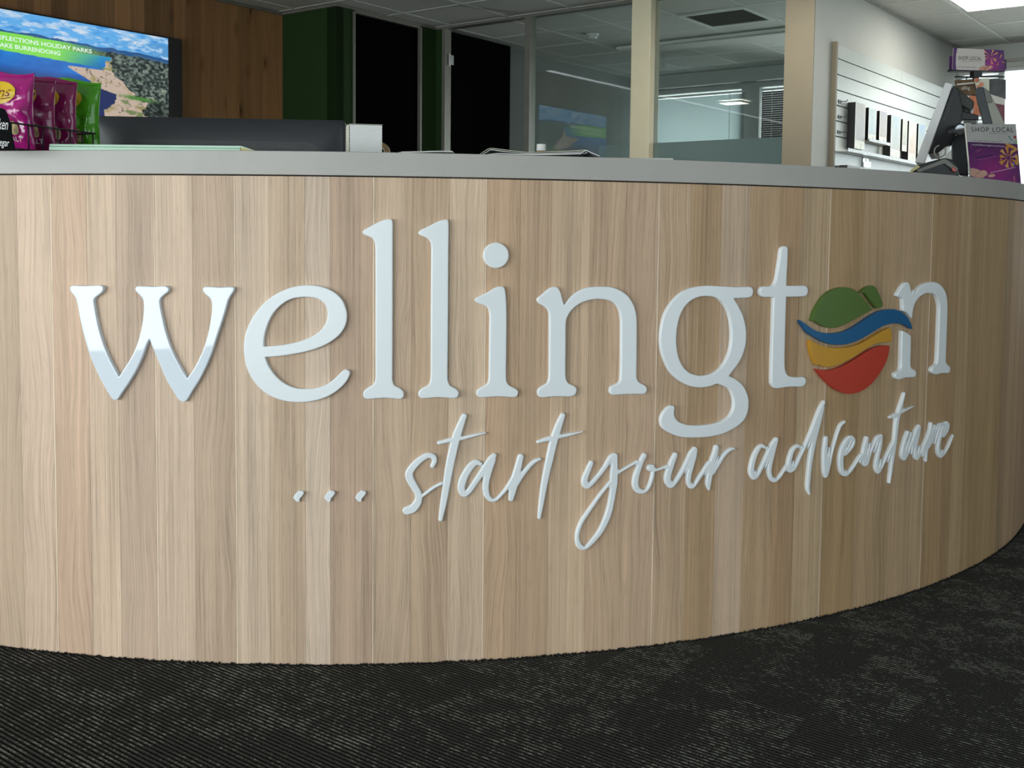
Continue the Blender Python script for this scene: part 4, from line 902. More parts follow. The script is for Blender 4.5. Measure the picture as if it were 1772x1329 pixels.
bk.part('cover', MB().box(0, 0.26, -0.06, -0.002, 0, 0.035), M['darkgrey'], bevel=0.002); bk.part('pages', MB().box(0.26, 0.262, -0.055, -0.006, 0.004, 0.031), M['paper'])
bk.part('bracket', MB().box(0.02, 0.24, -0.06, -0.0, -0.006, -0.0005), M['black'])

# blind in the end window beside the corner
eb = Thing('end_window_blind', 'pale venetian blind in the end window beside the corner', 'blind', W(UE - 0.045, 2.52, 0.5), YAW)
mb = MB(); z = 0.03
while z < 1.93:
    mb.add([(-0.010, -0.17, z - 0.010), (0.010, -0.17, z + 0.010), (0.010, 0.17, z + 0.010), (-0.010, 0.17, z - 0.010)], [(0, 1, 2, 3)]); z += 0.032
eb.part('slats', mb, M['blind'], kind='stuff'); eb.part('head_rail', MB().box(-0.02, 0.02, -0.17, 0.17, 1.94, 1.97), M['white_metal'])

# ------------------------------------------------------------------ printed shop cards
PURPLE = np.array((92, 22, 110.)) / 255
def petals(c, X, Y, cx, cy, r0, r1, n, cols, ph=0.0, asp=1.0, wd=0.14):
    dx, dy = (X - cx) * asp, Y - cy; r = np.hypot(dx, dy); a = np.arctan2(dy, dx) + ph
    k = np.floor((a + math.pi) / (2 * math.pi) * n); a0 = (k + 0.5) / n * 2 * math.pi - math.pi
    m = (np.abs(np.sin(a - a0)) * r < wd * r * (r / r1) ** 0.5) & (r > r0) & (r < r1 * (0.8 + 0.2 * ((k * 7) % 3) / 2))
    for j, cc in enumerate(cols): c = mixc(c, (m & ((k.astype(int) % len(cols)) == j)) * 1.0, cc)
    return c
def ell(X, Y, cx, cy, rx, ry, rot=0.0):
    c, s = math.cos(rot), math.sin(rot); dx, dy = X - cx, Y - cy
    return (((dx * c + dy * s) / rx) ** 2 + ((-dx * s + dy * c) / ry) ** 2) < 1
def seg(X, Y, a, b, w):
    ex, ey = b[0] - a[0], b[1] - a[1]; t = np.clip(((X - a[0]) * ex + (Y - a[1]) * ey) / (ex * ex + ey * ey), 0, 1)
    return np.hypot(X - a[0] - t * ex, Y - a[1] - t * ey) < w
def counter_card(X, Y):
    c = np.tile(np.array([[206, 203, 200.]]) / 255, (len(X), 1))
    for cx, cy, rx, col in ((0.835, 0.215, 0.018, (70, 130, 135)), (0.955, 0.215, 0.03, (180, 45, 70)), (0.985, 0.285, 0.025, (130, 180, 60)), (0.84, 0.30, 0.014, (110, 175, 190))): c = mixc(c, ell(X, Y, cx, cy, rx, rx * 0.9) * 1.0, col)
    c = mixc(c, seg(X, Y, (0.855, 0.24), (0.895, 0.27), 0.010) * 1.0, (60, 150, 150)); c = mixc(c, seg(X, Y, (0.92, 0.295), (0.95, 0.315), 0.009) * 1.0, (110, 170, 190))
    p = Y > 0.325
    mag = np.exp(-(((X - 0.45) / 0.42) ** 2 + ((Y - 0.78) / 0.30) ** 2))
    base = PURPLE[None] * (1 - mag[:, None]) + np.array([[158, 16, 128.]]) / 255 * mag[:, None]
    base = base * (0.82 + 0.25 * np.clip(Y, 0, 1))[:, None]
    c = np.where(p[:, None], base, c); q = c.copy()
    q = petals(q, X, Y, 0.78, 0.56, 0.03, 0.19, 9, ((236, 165, 60), (240, 178, 90), (225, 150, 60)), 0.25, 0.85, 0.20)
    q = mixc(q, ell(X, Y, 0.86, 0.37, 0.13, 0.028, 0.30) * 1.0, (228, 160, 70)); q = mixc(q, ell(X, Y, 0.95, 0.60, 0.028, 0.075, 0.35) * 1.0, (228, 165, 80)); q = mixc(q, ell(X, Y, 0.90, 0.44, 0.08, 0.018, -0.35) * 1.0, (235, 175, 85))
    for cx, cy, r, col in ((0.87, 0.655, 0.022, (120, 160, 225)), (0.90, 0.52, 0.016, (130, 110, 200)), (0.62, 0.60, 0.015, (236, 170, 70)), (0.66, 0.525, 0.012, (236, 170, 70)), (0.68, 0.69, 0.013, (170, 120, 200))): q = mixc(q, ell(X, Y, cx, cy, r, r * 0.9) * 1.0, col)
    q = mixc(q, ell(X, Y, 0.20, 0.47, 0.07, 0.018, -0.35) * 0.5, (190, 90, 130)); q = mixc(q, ell(X, Y, 0.06, 0.42, 0.012, 0.05, 0.1) * 0.4, (190, 80, 150)); q = mixc(q, ell(X, Y, 0.86, 0.90, 0.022, 0.06, 0.1) * 0.8, (190, 100, 120)); q = mixc(q, ell(X, Y, 0.77, 0.95, 0.015, 0.04, -0.4) * 0.7, (180, 90, 140))
    q = mixc(q, seg(X, Y, (0.38, 0.845), (0.90, 0.705), 0.005) * 1.0, (235, 190, 225)); q = mixc(q, seg(X, Y, (0.14, 0.605), (0.46, 0.535), 0.014) * 0.65, (60, 15, 90)); q = mixc(q, seg(X, Y, (0.18, 0.64), (0.55, 0.545), 0.003) * 0.7, (190, 130, 200))
    for cx, cy, rx, ry, rot in ((0.06, 0.86, 0.15, 0.055, 0.0), (0.10, 0.91, 0.16, 0.055, 0.1), (0.24, 0.875, 0.085, 0.055, -0.25), (0.40, 0.895, 0.075, 0.028, -0.25)): q = mixc(q, ell(X, Y, cx, cy, rx, ry, rot) * 1.0, (222, 172, 152))
    q = mixc(q, seg(X, Y, (0.10, 0.90), (0.17, 0.86), 0.006) * 0.6, (140, 90, 80)); q = mixc(q, ell(X, Y, 0.255, 0.855, 0.03, 0.022, -0.2) * 0.6, (236, 190, 176))
    return np.where(p[:, None], q, c)
def card(name, label, TLp, TRp, BLp, BRp, D, DRt, paint, nx, ny, texts, thick=0.004, lean=0.0, standp=True):
    TLw, TRw, BLw, BRw = P(*TLp, D + lean), P(*TRp, DRt + lean), P(*BLp, D), P(*BRp, DRt)
    nn = np.cross(TRw - TLw, BLw - TLw); rd = rays([BRp])[0]; BRw = CAMP + rd * (((TLw - CAMP) @ nn) / (rd @ nn))      # keep the card flat
    f, n = quadmap(TLw, TRw, BLw, BRw)
    t = Thing(name, label, 'sign', tuple((BLw + BRw) / 2))
    t.part('panel', MB().prism([TLw - n * 0.0005, TRw - n * 0.0005, BRw - n * 0.0005, BLw - n * 0.0005], -n * thick), M['warmwhite'], world=True)
    mb, rgb = painted('print', lambda x, y, o: f(x, y, 0.0006), nx, ny, paint); o = t.part('print', mb, M['print'], world=True, fixn=False); set_cols(o, rgb)
    for s_, x0, x1, y0, y1, m, kw in texts:
        v, fc = text_fit(s_, x0, x1, -y1, -y0, **kw)
        sl = kw.get('_', 0)
        mb = MB().add([f(p[0], -p[1], 0.0012) for p in v], fc); t.part('lettering', mb, m, parent=o, world=True, fixn=False)
    return t, f, n, (TLw, TRw, BLw, BRw)
t, f, n, q = card('counter_sign', 'white and purple shop local card standing on the counter', (1671, 215), (1757.5, 214.5), (1680, 309), (1767, 322), 3.10, 3.37, counter_card, 150, 165,
     [('SHOP LOCAL', 0.09, 0.93, 0.055, 0.135, M['ink'], dict(space=1.25)), ('with local gift cards and vouchers', 0.42, 0.80, 0.150, 0.168, M['ink'], {}), ('visit  stay  LOVE  dubbo region', 0.10, 0.68, 0.288, 0.308, M['ink'], {}),
      ('mydubboregion.com.au', 0.08, 0.70, 0.355, 0.395, M['inkwhite'], {})], lean=0.02)
t.part('easel', MB().prism([q[2] * 0.7 + q[3] * 0.3 - n * 0.006, q[2] * 0.3 + q[3] * 0.7 - n * 0.006, q[0] * 0.5 + q[1] * 0.5 - n * 0.006 - np.array([0, 0, 0.03])], -n * 0.004), M['warmwhite'], world=True)

# spinner display further back, standing on the floor
DS = 4.4
def header(X, Y):
    c = np.tile(np.array([[74, 22, 96.]]) / 255, (len(X), 1)); mag = np.exp(-(((X - 0.75) / 0.18) ** 2 + ((Y - 0.7) / 0.5) ** 2)); c = mixc(c, mag, (150, 20, 120))
    c = petals(c, X, Y, 0.73, 0.32, 0.03, 0.42, 10, ((236, 175, 90), (228, 150, 110), (120, 40, 130)), 0.2, 2.3, 0.10); c = petals(c, X, Y, 0.90, 0.50, 0.05, 0.30, 8, ((220, 150, 70), (110, 40, 130)), 0.0, 2.3, 0.10)
    c = mixc(c, (((X - 0.34) / 0.285) ** 4 + ((Y - 0.5) / 0.95) ** 2 < 1) * 1.0, (200, 190, 184))
    c = mixc(c, ell(X, Y, 0.60, 0.92, 0.09, 0.16, 0.3) * 1.0, (196, 140, 120)); c = mixc(c, ell(X, Y, 0.70, 0.85, 0.06, 0.10, 0.4) * 1.0, (205, 150, 130)); c = mixc(c, seg(X, Y, (0.60, 0.97), (0.70, 0.78), 0.008) * 1.0, (60, 25, 40)); return c
sp = Thing('spinner_stand', 'black spinner stand topped by a purple shop local header card', 'display stand', (P(1690, 100, DS)[0], DS, 0.0))
ax = P(1690, 100, DS)[0]
zt = P(1690, 123, DS)[2]
sp.part('pole', MB().cyl((ax, DS, 0.03), (ax, DS, zt), 0.011, 14), M['black'], world=True, smooth=False); sp.part('base', MB().lathe([(0.20, 0.0), (0.20, 0.02), (0.03, 0.035)], (ax, DS, 0), 28), M['black'], world=True)
sp.part('clamp', MB().box(ax - 0.017, ax + 0.017, DS - 0.02, DS + 0.02, P(1690, 134, DS)[2], P(1690, 124, DS)[2]), M['black'], world=True)
sp.part('card_channel', MB().prism([P(1645, 119.5, DS), P(1738, 121.5, DS), P(1738, 125, DS), P(1645, 123, DS)], (0, 0.03, 0)), M['black'], world=True)
hq = [P(1650, 83, DS - 0.012), P(1737, 87, DS - 0.012), P(1648, 120.5, DS - 0.012), P(1739, 123, DS - 0.012)]
f, n = quadmap(*hq)
sp.part('header_card', MB().prism([hq[0], hq[1], hq[3], hq[2]], -n * 0.004), M['warmwhite'], world=True)
mb, rgb = painted('header_print', lambda x, y, o: f(x, y, 0.0006), 150, 66, header); o = sp.part('header_print', mb, M['print'], world=True, fixn=False); set_cols(o, rgb)
for s_, x0, x1, y0, y1 in (('SHOP LOCAL', 0.10, 0.56, 0.36, 0.54), ('with local gift cards and vouchers', 0.16, 0.54, 0.585, 0.625), ('visit  stay  LOVE  region', 0.09, 0.45, 0.84, 0.90)):
    v, fc = text_fit(s_, x0, x1, -y1, -y0); sp.part('lettering', MB().add([f(p[0], -p[1], 0.0012) for p in v], fc), M['ink'], parent=o, world=True, fixn=False)
for a, b in ((1643, 1651), (1737, 1741.5)):
    sp.part('side_wing', MB().prism([P(a, 97 if a < 1700 else 103, DS), P(b, 97 if a < 1700 else 103, DS), P(b, 120, DS), P(a, 120, DS)], (0, 0.004, 0)), mat('purple_card', (0.07, 0.012, 0.10), 0.5), world=True)
sp.part('arm', MB().cyl(P(1652, 133, DS + 0.03), P(1738, 133, DS + 0.03), 0.003, 6).cyl(P(1660, 182, DS + 0.03), P(1738, 182, DS + 0.03), 0.003, 6).cyl(P(1690, 133, DS), P(1690, 133, DS + 0.03), 0.003, 6).cyl(P(1690, 182, DS), P(1690, 182, DS + 0.03), 0.003, 6), M['black'], world=True)
GP = 'packets on the spinner stand'
def packet(label, pts, D, m, dep=0.012, extra=None, cat='packet', bevel=0.002):
    th = Thing('hanging_packet', label, cat, tuple(P(pts[-1][0], max(p[1] for p in pts), D)), 0, GP)
    o = th.part('pouch', MB().prism([P(x, y, D) for x, y in pts], (0, dep, 0)), m, world=True, bevel=bevel)
    if extra: extra(th, o)
    return th
def bag_extra(th, o):
    th.part('handle', MB().tube([P(1678 + 6 * math.cos(a), 137 - 4 * math.sin(a), DS - 0.03) for a in np.linspace(-0.4, math.pi + 0.4, 14)], 0.0025, 6), M['black'], world=True)
    th.part('top_band', MB().prism([P(1656, 145, DS - 0.031), P(1687, 142, DS - 0.031), P(1687, 144, DS - 0.031), P(1656, 147.5, DS - 0.031)], (0, 0.001, 0)), M['warmwhite'], world=True)
    v, fc = text_fit('elling', 0, 1, 0, 1, shear=0.2)
    th.part('lettering', MB().add([P(1664 + 15 * p[0], 157 - 8 * p[1], DS - 0.0315) for p in v], fc), M['warmwhite'], world=True, fixn=False)
packet('brown patterned gift bag with a black loop handle on the spinner', [(1653, 139), (1688, 136), (1690, 165), (1660, 164)], DS - 0.03, M['brownbag'], extra=bag_extra)
def berry(th, o):
    for x, y, r in ((1690, 139, 4.0), (1698, 146, 3.6), (1693, 150, 3.0)):
        th.part('printed_blossom', MB().cyl(P(x, y, DS - 0.0415), P(x, y, DS - 0.0425), r * DS / FPX, 14), M['orange'], world=True)
packet('cream and orange floral card on the spinner', [(1686, 136), (1712, 135), (1712, 160), (1692, 160)], DS - 0.04, M['cream_paper'], extra=berry, dep=0.004, bevel=0)
packet('dark grey crinkled pouch hanging at the right of the spinner', [(1712, 137), (1722, 136), (1741, 138), (1741, 172), (1730, 170), (1711, 163)], DS - 0.03, M['greypouch'], dep=0.02)
packet('pink-orange leaflet low on the spinner behind the till screen', [(1677, 166), (1705, 166), (1705, 202), (1678, 196)], DS - 0.03, M['orange'], dep=0.004, bevel=0)
packet('mauve packet with a pale top below the grey pouch', [(1716, 170), (1739, 176), (1739, 214), (1724, 214)], DS - 0.03, M['mauve'], dep=0.01,
       extra=lambda th, o: th.part('pale_band', MB().prism([P(1714, 163, DS - 0.031), P(1739, 171, DS - 0.031), P(1739, 182, DS - 0.031), P(1718, 178, DS - 0.031)], (0, 0.001, 0)), M['warmwhite'], world=True))

# ------------------------------------------------------------------ till on the counter
DT = 3.32
def EX(l): return (0.43 * l, l, 0)
def PP(pts, D=DT): return [P(x, y, D) for x, y in pts]
till = Thing('till_terminal', 'till with a white-edged screen seen from the side and a dark stand', 'till', (P(1650, 300, DT)[0], DT, ZT1))
till.part('screen_panel', MB().prism(PP([(1636, 142), (1649, 145.5), (1600, 283), (1583, 281)], DT - 0.05), EX(0.24)), M['lightplastic'], world=True, bevel=0.003)
hs = till.part('back_housing', MB().prism(PP([(1650, 147), (1659, 155), (1666, 190), (1660, 226), (1642, 250), (1624, 264), (1606, 266)], DT - 0.045), EX(0.23)), M['black'], world=True, bevel=0.003)
for k in range(11):
    a = k / 10; x = 1647.5 + (1634 - 1647.5) * a; y = 169 + (206 - 169) * a
    till.part('vent_slot', MB().prism(PP([(x - 2.5, y), (x + 2.5, y + 0.6), (x + 2.2, y + 2.0), (x - 2.8, y + 1.4)], DT - 0.0465), EX(0.0012)), M['darkgrey'], parent=hs, world=True)
till.part('hinge_cover', MB().prism(PP([(1655, 150), (1686, 176), (1680, 191), (1662, 182), (1655, 180)], DT - 0.02), EX(0.16)), mat('olive_grey_plastic', (0.035, 0.036, 0.030), 0.5), world=True, bevel=0.004)
till.part('arm', MB().prism(PP([(1663, 184), (1668, 192), (1694, 200), (1692, 208), (1666, 208), (1652, 232), (1640, 248), (1637, 236), (1650, 205)], DT), EX(0.09)), M['black'], world=True, bevel=0.003)
till.part('neck', MB().prism(PP([(1645, 210), (1668, 214), (1670, 234), (1642, 232)], DT + 0.005), EX(0.08)), M['darkgrey'], world=True, bevel=0.003)
till.part('column', MB().prism(PP([(1646, 232), (1672, 233), (1676, 304), (1647, 300)], DT + 0.01), EX(0.07)), M['darkgrey'], world=True, bevel=0.004)
zb = ZT1
bx = P(1660, 300, DT)[0]
till.part('base', MB().box(bx - 0.07, bx + 0.05, DT - 0.02, DT + 0.14, ZT1 + 0.0005, ZT1 + 0.014), M['black'], world=True, bevel=0.004)
kc = P(1661.5, 224.5, DT - 0.075); till.part('chrome_knob', MB().cyl(kc, kc + np.array([0, 0.03, 0]), 9.4 * DT / FPX, 24), M['chrome'], world=True, label='chrome knob')
till.part('knob_ring', MB().tube([kc + np.array([9.6 * DT / FPX * math.cos(a), -0.001, 9.6 * DT / FPX * math.sin(a)]) for a in np.linspace(0, 2 * math.pi, 25)[:-1]], 0.0022, 6, closed=True), M['black'], world=True)
rc = P(1626.5, 262, DT - 0.055)
till.part('cable', MB().tube([rc + np.array([9.5 * DT / FPX * math.cos(a), 0.0, 10 * DT / FPX * math.sin(a)]) for a in np.linspace(math.radians(100), math.radians(400), 20)], 0.0022, 6), M['greybeige'], world=True, label='pale cable loop')
cd = till.part('customer_display', MB().prism(PP([(1688, 156), (1692, 151), (1702, 150), (1718, 216), (1704, 216)], DT + 0.02), EX(0.14)), M['darkgrey'], world=True, bevel=0.003)
till.part('display_back', MB().prism(PP([(1701, 151), (1712, 159), (1728, 190), (1740, 216), (1718, 216)], DT + 0.022), EX(0.13)), M['greybeige'], parent=cd, world=True, bevel=0.003)
till.part('display_back_top', MB().prism(PP([(1702, 150.5), (1712.5, 158), (1717, 177), (1707.5, 178)], DT + 0.018), EX(0.13)), M['midgrey'], parent=cd, world=True, bevel=0.002)
DE = 3.02
cr = Thing('card_reader', 'dark card payment reader with a grey rim and red corner on the counter', 'card reader', (P(1620, 300, DE)[0], DE, ZT1))
cr.part('body', MB().prism(PP([(1577, 300), (1588, 286), (1604, 281), (1634, 273), (1648, 276), (1657, 290), (1660, 305), (1640, 308), (1590, 304)], DE), EX(0.10)), M['black'], world=True, bevel=0.004)
rim = MB(); pts = [(1588, 296), (1634.5, 279.5), (1654, 294)]
rim.prism(PP([(1585, 294), (1634, 274.5), (1637, 275), (1658, 291), (1655, 298), (1634, 283), (1590, 299)], DE - 0.006), EX(0.02))
cr.part('rim', rim, M['midgrey'], world=True, bevel=0.002); cr.part('corner_tip', MB().prism(PP([(1648.5, 288.5), (1655, 293), (1654, 298), (1648, 296), (1647, 291)], DE - 0.008), EX(0.02)), M['redtip'], world=True, bevel=0.0015, label='red corner')
cr.part('keypad', MB().prism(PP([(1590, 286), (1612, 279), (1613, 281.5), (1592, 289)], DE + 0.02), EX(0.05)), M['paper'], world=True); cr.part('label_strip', MB().prism(PP([(1574, 295), (1589, 286), (1592, 289), (1577, 298)], DE - 0.002), EX(0.03)), M['straw'], world=True)

# ------------------------------------------------------------------ monitor, papers and small things
DM = 2.90
a, b = P(165, 201, 2.88), P(598.5, 208, 2.93); ztop = (a[2] + b[2]) / 2
yawm = math.atan2(b[1] - a[1], b[0] - a[0]); wm = math.hypot(b[0] - a[0], b[1] - a[1])
mon = Thing('computer_monitor', 'black computer monitor seen from behind above the counter', 'monitor', ((a[0] + b[0]) / 2, (a[1] + b[1]) / 2, 0.745), yawm)
hh = ztop - 0.745
def rrect(w, z0_, z1_, r, n=5):
    out = []
    for cx, cz, a0 in ((w / 2 - r, z1_ - r, 0), (-w / 2 + r, z1_ - r, 90), (-w / 2 + r, z0_ + r, 180), (w / 2 - r, z0_ + r, 270)):
        for k in range(n + 1): t = math.radians(a0 + 90 * k / n); out.append((cx + r * math.cos(t), cz + r * math.sin(t)))
    return out
mb = MB(); loops = []
for y, ins in ((0.022, 0.0), (0.0, 0.0), (-0.004, 0.0015), (-0.009, 0.006), (-0.014, 0.016), (-0.019, 0.034), (-0.023, 0.062)):
    loops.append([(x, y, z) for x, z in rrect(wm - 2 * ins, hh - 0.40 + ins, hh - ins, max(0.012, 0.012 + ins * 0.5))])
L = len(loops[0]); vs = [p for l in loops for p in l]; fs = [tuple(range(L))[::-1], tuple(range((len(loops) - 1) * L, len(loops) * L))]
for i in range(len(loops) - 1):
    for k in range(L): fs.append((i * L + k, i * L + (k + 1) % L, (i + 1) * L + (k + 1) % L, (i + 1) * L + k))
mb.add(vs, fs); cs = mon.part('casing', mb, M['blacksatin'], smooth=True, bevel=0)
for pl in cs.data.polygons:
    if len(pl.vertices) > 4: pl.use_smooth = False
mon.part('screen', MB().box(-wm / 2 + 0.012, wm / 2 - 0.012, 0.0222, 0.0235, hh - 0.385, hh - 0.012), M['black'])
sx0 = (432 - 381.5) / 433 * wm; sx1 = (519 - 381.5) / 433 * wm; sz = P(476, 254, 2.9)[2] - 0.745
sl = mon.part('vent_slot', MB().box(sx0, sx1, -0.0245, -0.015, sz - 0.003, sz + 0.003), M['black'])
for k in range(16): mon.part('vent_rib', MB().box(sx0 + 0.006 + k * (sx1 - sx0 - 0.012) / 15 - 0.0008, sx0 + 0.006 + k * (sx1 - sx0 - 0.012) / 15 + 0.0008, -0.0252, -0.0246, sz - 0.003, sz + 0.003), M['midgrey'], parent=sl)
mon.part('stand', MB().prism([(-0.03, 0, 0.012), (0.03, 0, 0.012), (0.025, 0, hh - 0.2), (-0.025, 0, hh - 0.2)], (0, -0.028, 0)), M['black'], bevel=0.003); mon.part('stand_foot', MB().box(-0.13, 0.13, -0.10, 0.10, 0.0005, 0.012), M['black'], bevel=0.005)

# mint booklets with a straw-coloured fold
D0 = 2.36
gb = Thing('booklet_stack', 'stack of mint-green booklets with a straw-coloured fold on the counter', 'booklets', (P(260, 262, D0)[0], D0, ZT1))
x0, x1, x2 = P(88, 256, D0)[0], P(418, 256, D0)[0], P(449, 256, D0)[0]
gb.part('lower_booklet', MB().box(x0, x1, D0 - 0.01, D0 + 0.20, ZT1 + 0.0005, ZT1 + 0.0085), M['mint'], world=True, bevel=0.0012)
gb.part('upper_booklet', MB().box(x0 + 0.0, x1, D0 - 0.008, D0 + 0.19, ZT1 + 0.0092, ZT1 + 0.0142), M['mint'], world=True, bevel=0.0012)
gb.part('folded_leaf', MB().prism([(x1 + 0.0002, D0 - 0.008, ZT1 + 0.0005), (x2, D0 - 0.008, ZT1 + 0.0005), (x1 + 0.0002, D0 - 0.008, ZT1 + 0.0142)], (0, 0.18, 0)), M['straw'], world=True)
gb.part('leaf_edge', MB().prism([(x1 + 0.0003, D0 - 0.0086, ZT1 + 0.0142), (x2, D0 - 0.0086, ZT1 + 0.0016), (x2 + 0.004, D0 - 0.0086, ZT1 + 0.0006), (x1 + 0.0003, D0 - 0.0086, ZT1 + 0.0112)], (0, 0.0004, 0)), M['mint'], world=True)
# white card block and tape roll behind the counter edge
D1 = 2.50
xa, xb = P(605.5, 240, D1)[0], P(661, 240, D1)[0]; zt_ = P(630, 216.5, D1)[2]
pb = Thing('card_block', 'tall block of stacked white cards beside the monitor', 'cards', ((xa + xb) / 2, D1, ZT1), math.radians(11))
n_ = 26; mb = MB(); hblk = zt_ - ZT1
for k in range(n_):
    j = 0.0006 * math.sin(k * 2.7); mb.box(-(xb - xa) / 2 + j, (xb - xa) / 2 + j * 0.5, 0.0 + abs(j), 0.07, 0.0005 + hblk * k / n_, 0.0005 + hblk * (k + 1) / n_ - 0.0004)
pb.part('cards', mb, M['paper'], kind='stuff'); pb.part('cover_card', MB().box(-(xb - xa) / 2 - 0.001, (xb - xa) / 2 + 0.001, -0.001, 0.071, hblk + 0.0006, hblk + 0.0024), M['greybeige']); pb.part('backing_card', MB().box(-(xb - xa) / 2 - 0.006, -(xb - xa) / 2 - 0.0015, 0.002, 0.068, 0.0005, hblk), M['cream_paper'])
tc_ = P(657, 252, 2.66)
tr = Thing('tape_roll', 'roll of tan tape standing behind the white card block', 'tape', (tc_[0], 2.66, ZT1 + 0.0005))
mb = MB(); ro, ri = 0.0255, 0.014
vs = []; fs = []
for k in range(28):
    t = 2 * math.pi * k / 28
    for r, y in ((ro, -0.012), (ro, 0.012), (ri, 0.012), (ri, -0.012)): vs.append((r * math.cos(t), y, ro + r * math.sin(t)))
for k in range(28):
    j = (k + 1) % 28
    for m_ in range(4): fs.append((4 * k + m_, 4 * k + (m_ + 1) % 4, 4 * j + (m_ + 1) % 4, 4 * j + m_))
tr.part('tape', mb.add(vs, fs), M['tan']); mb = MB(); vs = []; fs = []
for k in range(28):
    t = 2 * math.pi * k / 28
    for r, y in ((ri - 0.0002, -0.0122), (ri - 0.0002, 0.0122), (ri - 0.002, 0.0122), (ri - 0.002, -0.0122)): vs.append((r * math.cos(t), y, ro + r * math.sin(t)))
for k in range(28):
    j = (k + 1) % 28
    for m_ in range(4): fs.append((4 * k + m_, 4 * k + (m_ + 1) % 4, 4 * j + (m_ + 1) % 4, 4 * j + m_))
tr.part('core', mb.add(vs, fs), M['cream_paper'])
# loose papers: ribbons of paper following a curved edge line
def ribbon(edge, D, dep, th=0.0012, n=4):
    pts = [P(x, y, D) for x, y in edge]; pts = [tuple(p) for p in strokespline([(p[0], p[2], 0) for p in pts], n)]
    mb = MB(); vs = []; fs = []
    for x, z, _ in pts: vs += [(x, D, max(z, ZT1 + 0.0006)), (x, D, max(z, ZT1 + 0.0006) + th), (x, D + dep, max(z, ZT1 + 0.0006) + th), (x, D + dep, max(z, ZT1 + 0.0006))]
    for i in range(len(pts) - 1):
        for k in range(4): fs.append((4 * i + k, 4 * i + (k + 1) % 4, 4 * i + 4 + (k + 1) % 4, 4 * i + 4 + k))
    e = 4 * (len(pts) - 1); fs += [(0, 3, 2, 1), (e, e + 1, e + 2, e + 3)]
    return mb.add(vs, fs)
D2 = 2.43
lp = Thing('loose_sheets', 'flat thin white sheets on the counter left of the open magazine', 'paper', (P(740, 264, D2)[0], D2, ZT1))
lp.part('sheet', ribbon([(690, 264.5), (720, 264), (750, 263), (784, 263.2)], D2, 0.2, 0.0014), M['paper'], world=True); lp.part('sheet', ribbon([(694, 262.9), (730, 262.2), (760, 261.4), (782, 261.6)], D2 + 0.003, 0.19, 0.0008), M['paper'], world=True)
mg = Thing('open_magazine', 'open magazine with curling white pages lying on the counter', 'magazine', (P(935, 268, D2)[0], D2, ZT1))
mg.part('page', ribbon([(829, 268), (838, 262), (848, 257), (866, 258.5), (890, 261.5), (920, 264), (950, 263), (985, 261.5), (1014, 260)], D2, 0.21, 0.0009), M['cream_paper'], world=True)
mg.part('page', ribbon([(832, 269), (842, 263.5), (850, 259.5), (870, 262), (900, 265), (930, 266.5), (965, 265), (1000, 263.5), (1012, 262.5)], D2 + 0.004, 0.2, 0.0012), M['paper'], world=True)
mg.part('page', ribbon([(834, 270), (860, 267), (900, 268), (950, 268), (1005, 266.5), (1016, 265)], D2 + 0.002, 0.2, 0.0022), M['paper'], world=True)
mg.part('cover', ribbon([(1003, 268.5), (1008, 264), (1015, 261), (1024, 265), (1038, 270.5)], D2 - 0.002, 0.21, 0.0014), M['paper'], world=True); mg.part('inner_fold', ribbon([(1000, 269.5), (1007, 265.5), (1012, 264.5), (1015, 268)], D2 - 0.004, 0.1, 0.0006), M['darkgrey'], world=True)
ps = Thing('paper_pad', 'thin white pad lying flat near the cream post end of the counter', 'paper', (P(1100, 272, 2.5)[0], 2.5, ZT1))
ps.part('pad', MB().box(P(1040, 272, 2.5)[0], P(1172, 272, 2.5)[0], 2.56, 2.68, ZT1 + 0.0005, ZT1 + 0.0115), M['paper'], world=True, bevel=0.001); ps.part('cover', MB().box(P(1041, 272, 2.5)[0], P(1171, 272, 2.5)[0], 2.561, 2.679, ZT1 + 0.0117, ZT1 + 0.0124), M['cream_paper'], world=True)
bt = Thing('small_bottle', 'tiny brown and white bottle behind the open magazine', 'bottle', (P(936.5, 258, 2.62)[0], 2.62, ZT1 + 0.0005))
zz = P(936, 250, 2.62)[2] - ZT1
bt.part('body', MB().lathe([(0.010, 0.0), (0.0108, 0.002), (0.0108, zz * 0.62), (0.009, zz * 0.66)], n=20), M['tan'], smooth=True); bt.part('cap', MB().lathe([(0.0112, zz * 0.66), (0.0112, zz - 0.001), (0.0105, zz)], n=20), M['paper'], smooth=False)
bt.part('label', MB().lathe([(0.01085, zz * 0.30), (0.01085, zz * 0.5)], n=20), M['cream_paper'], smooth=False)

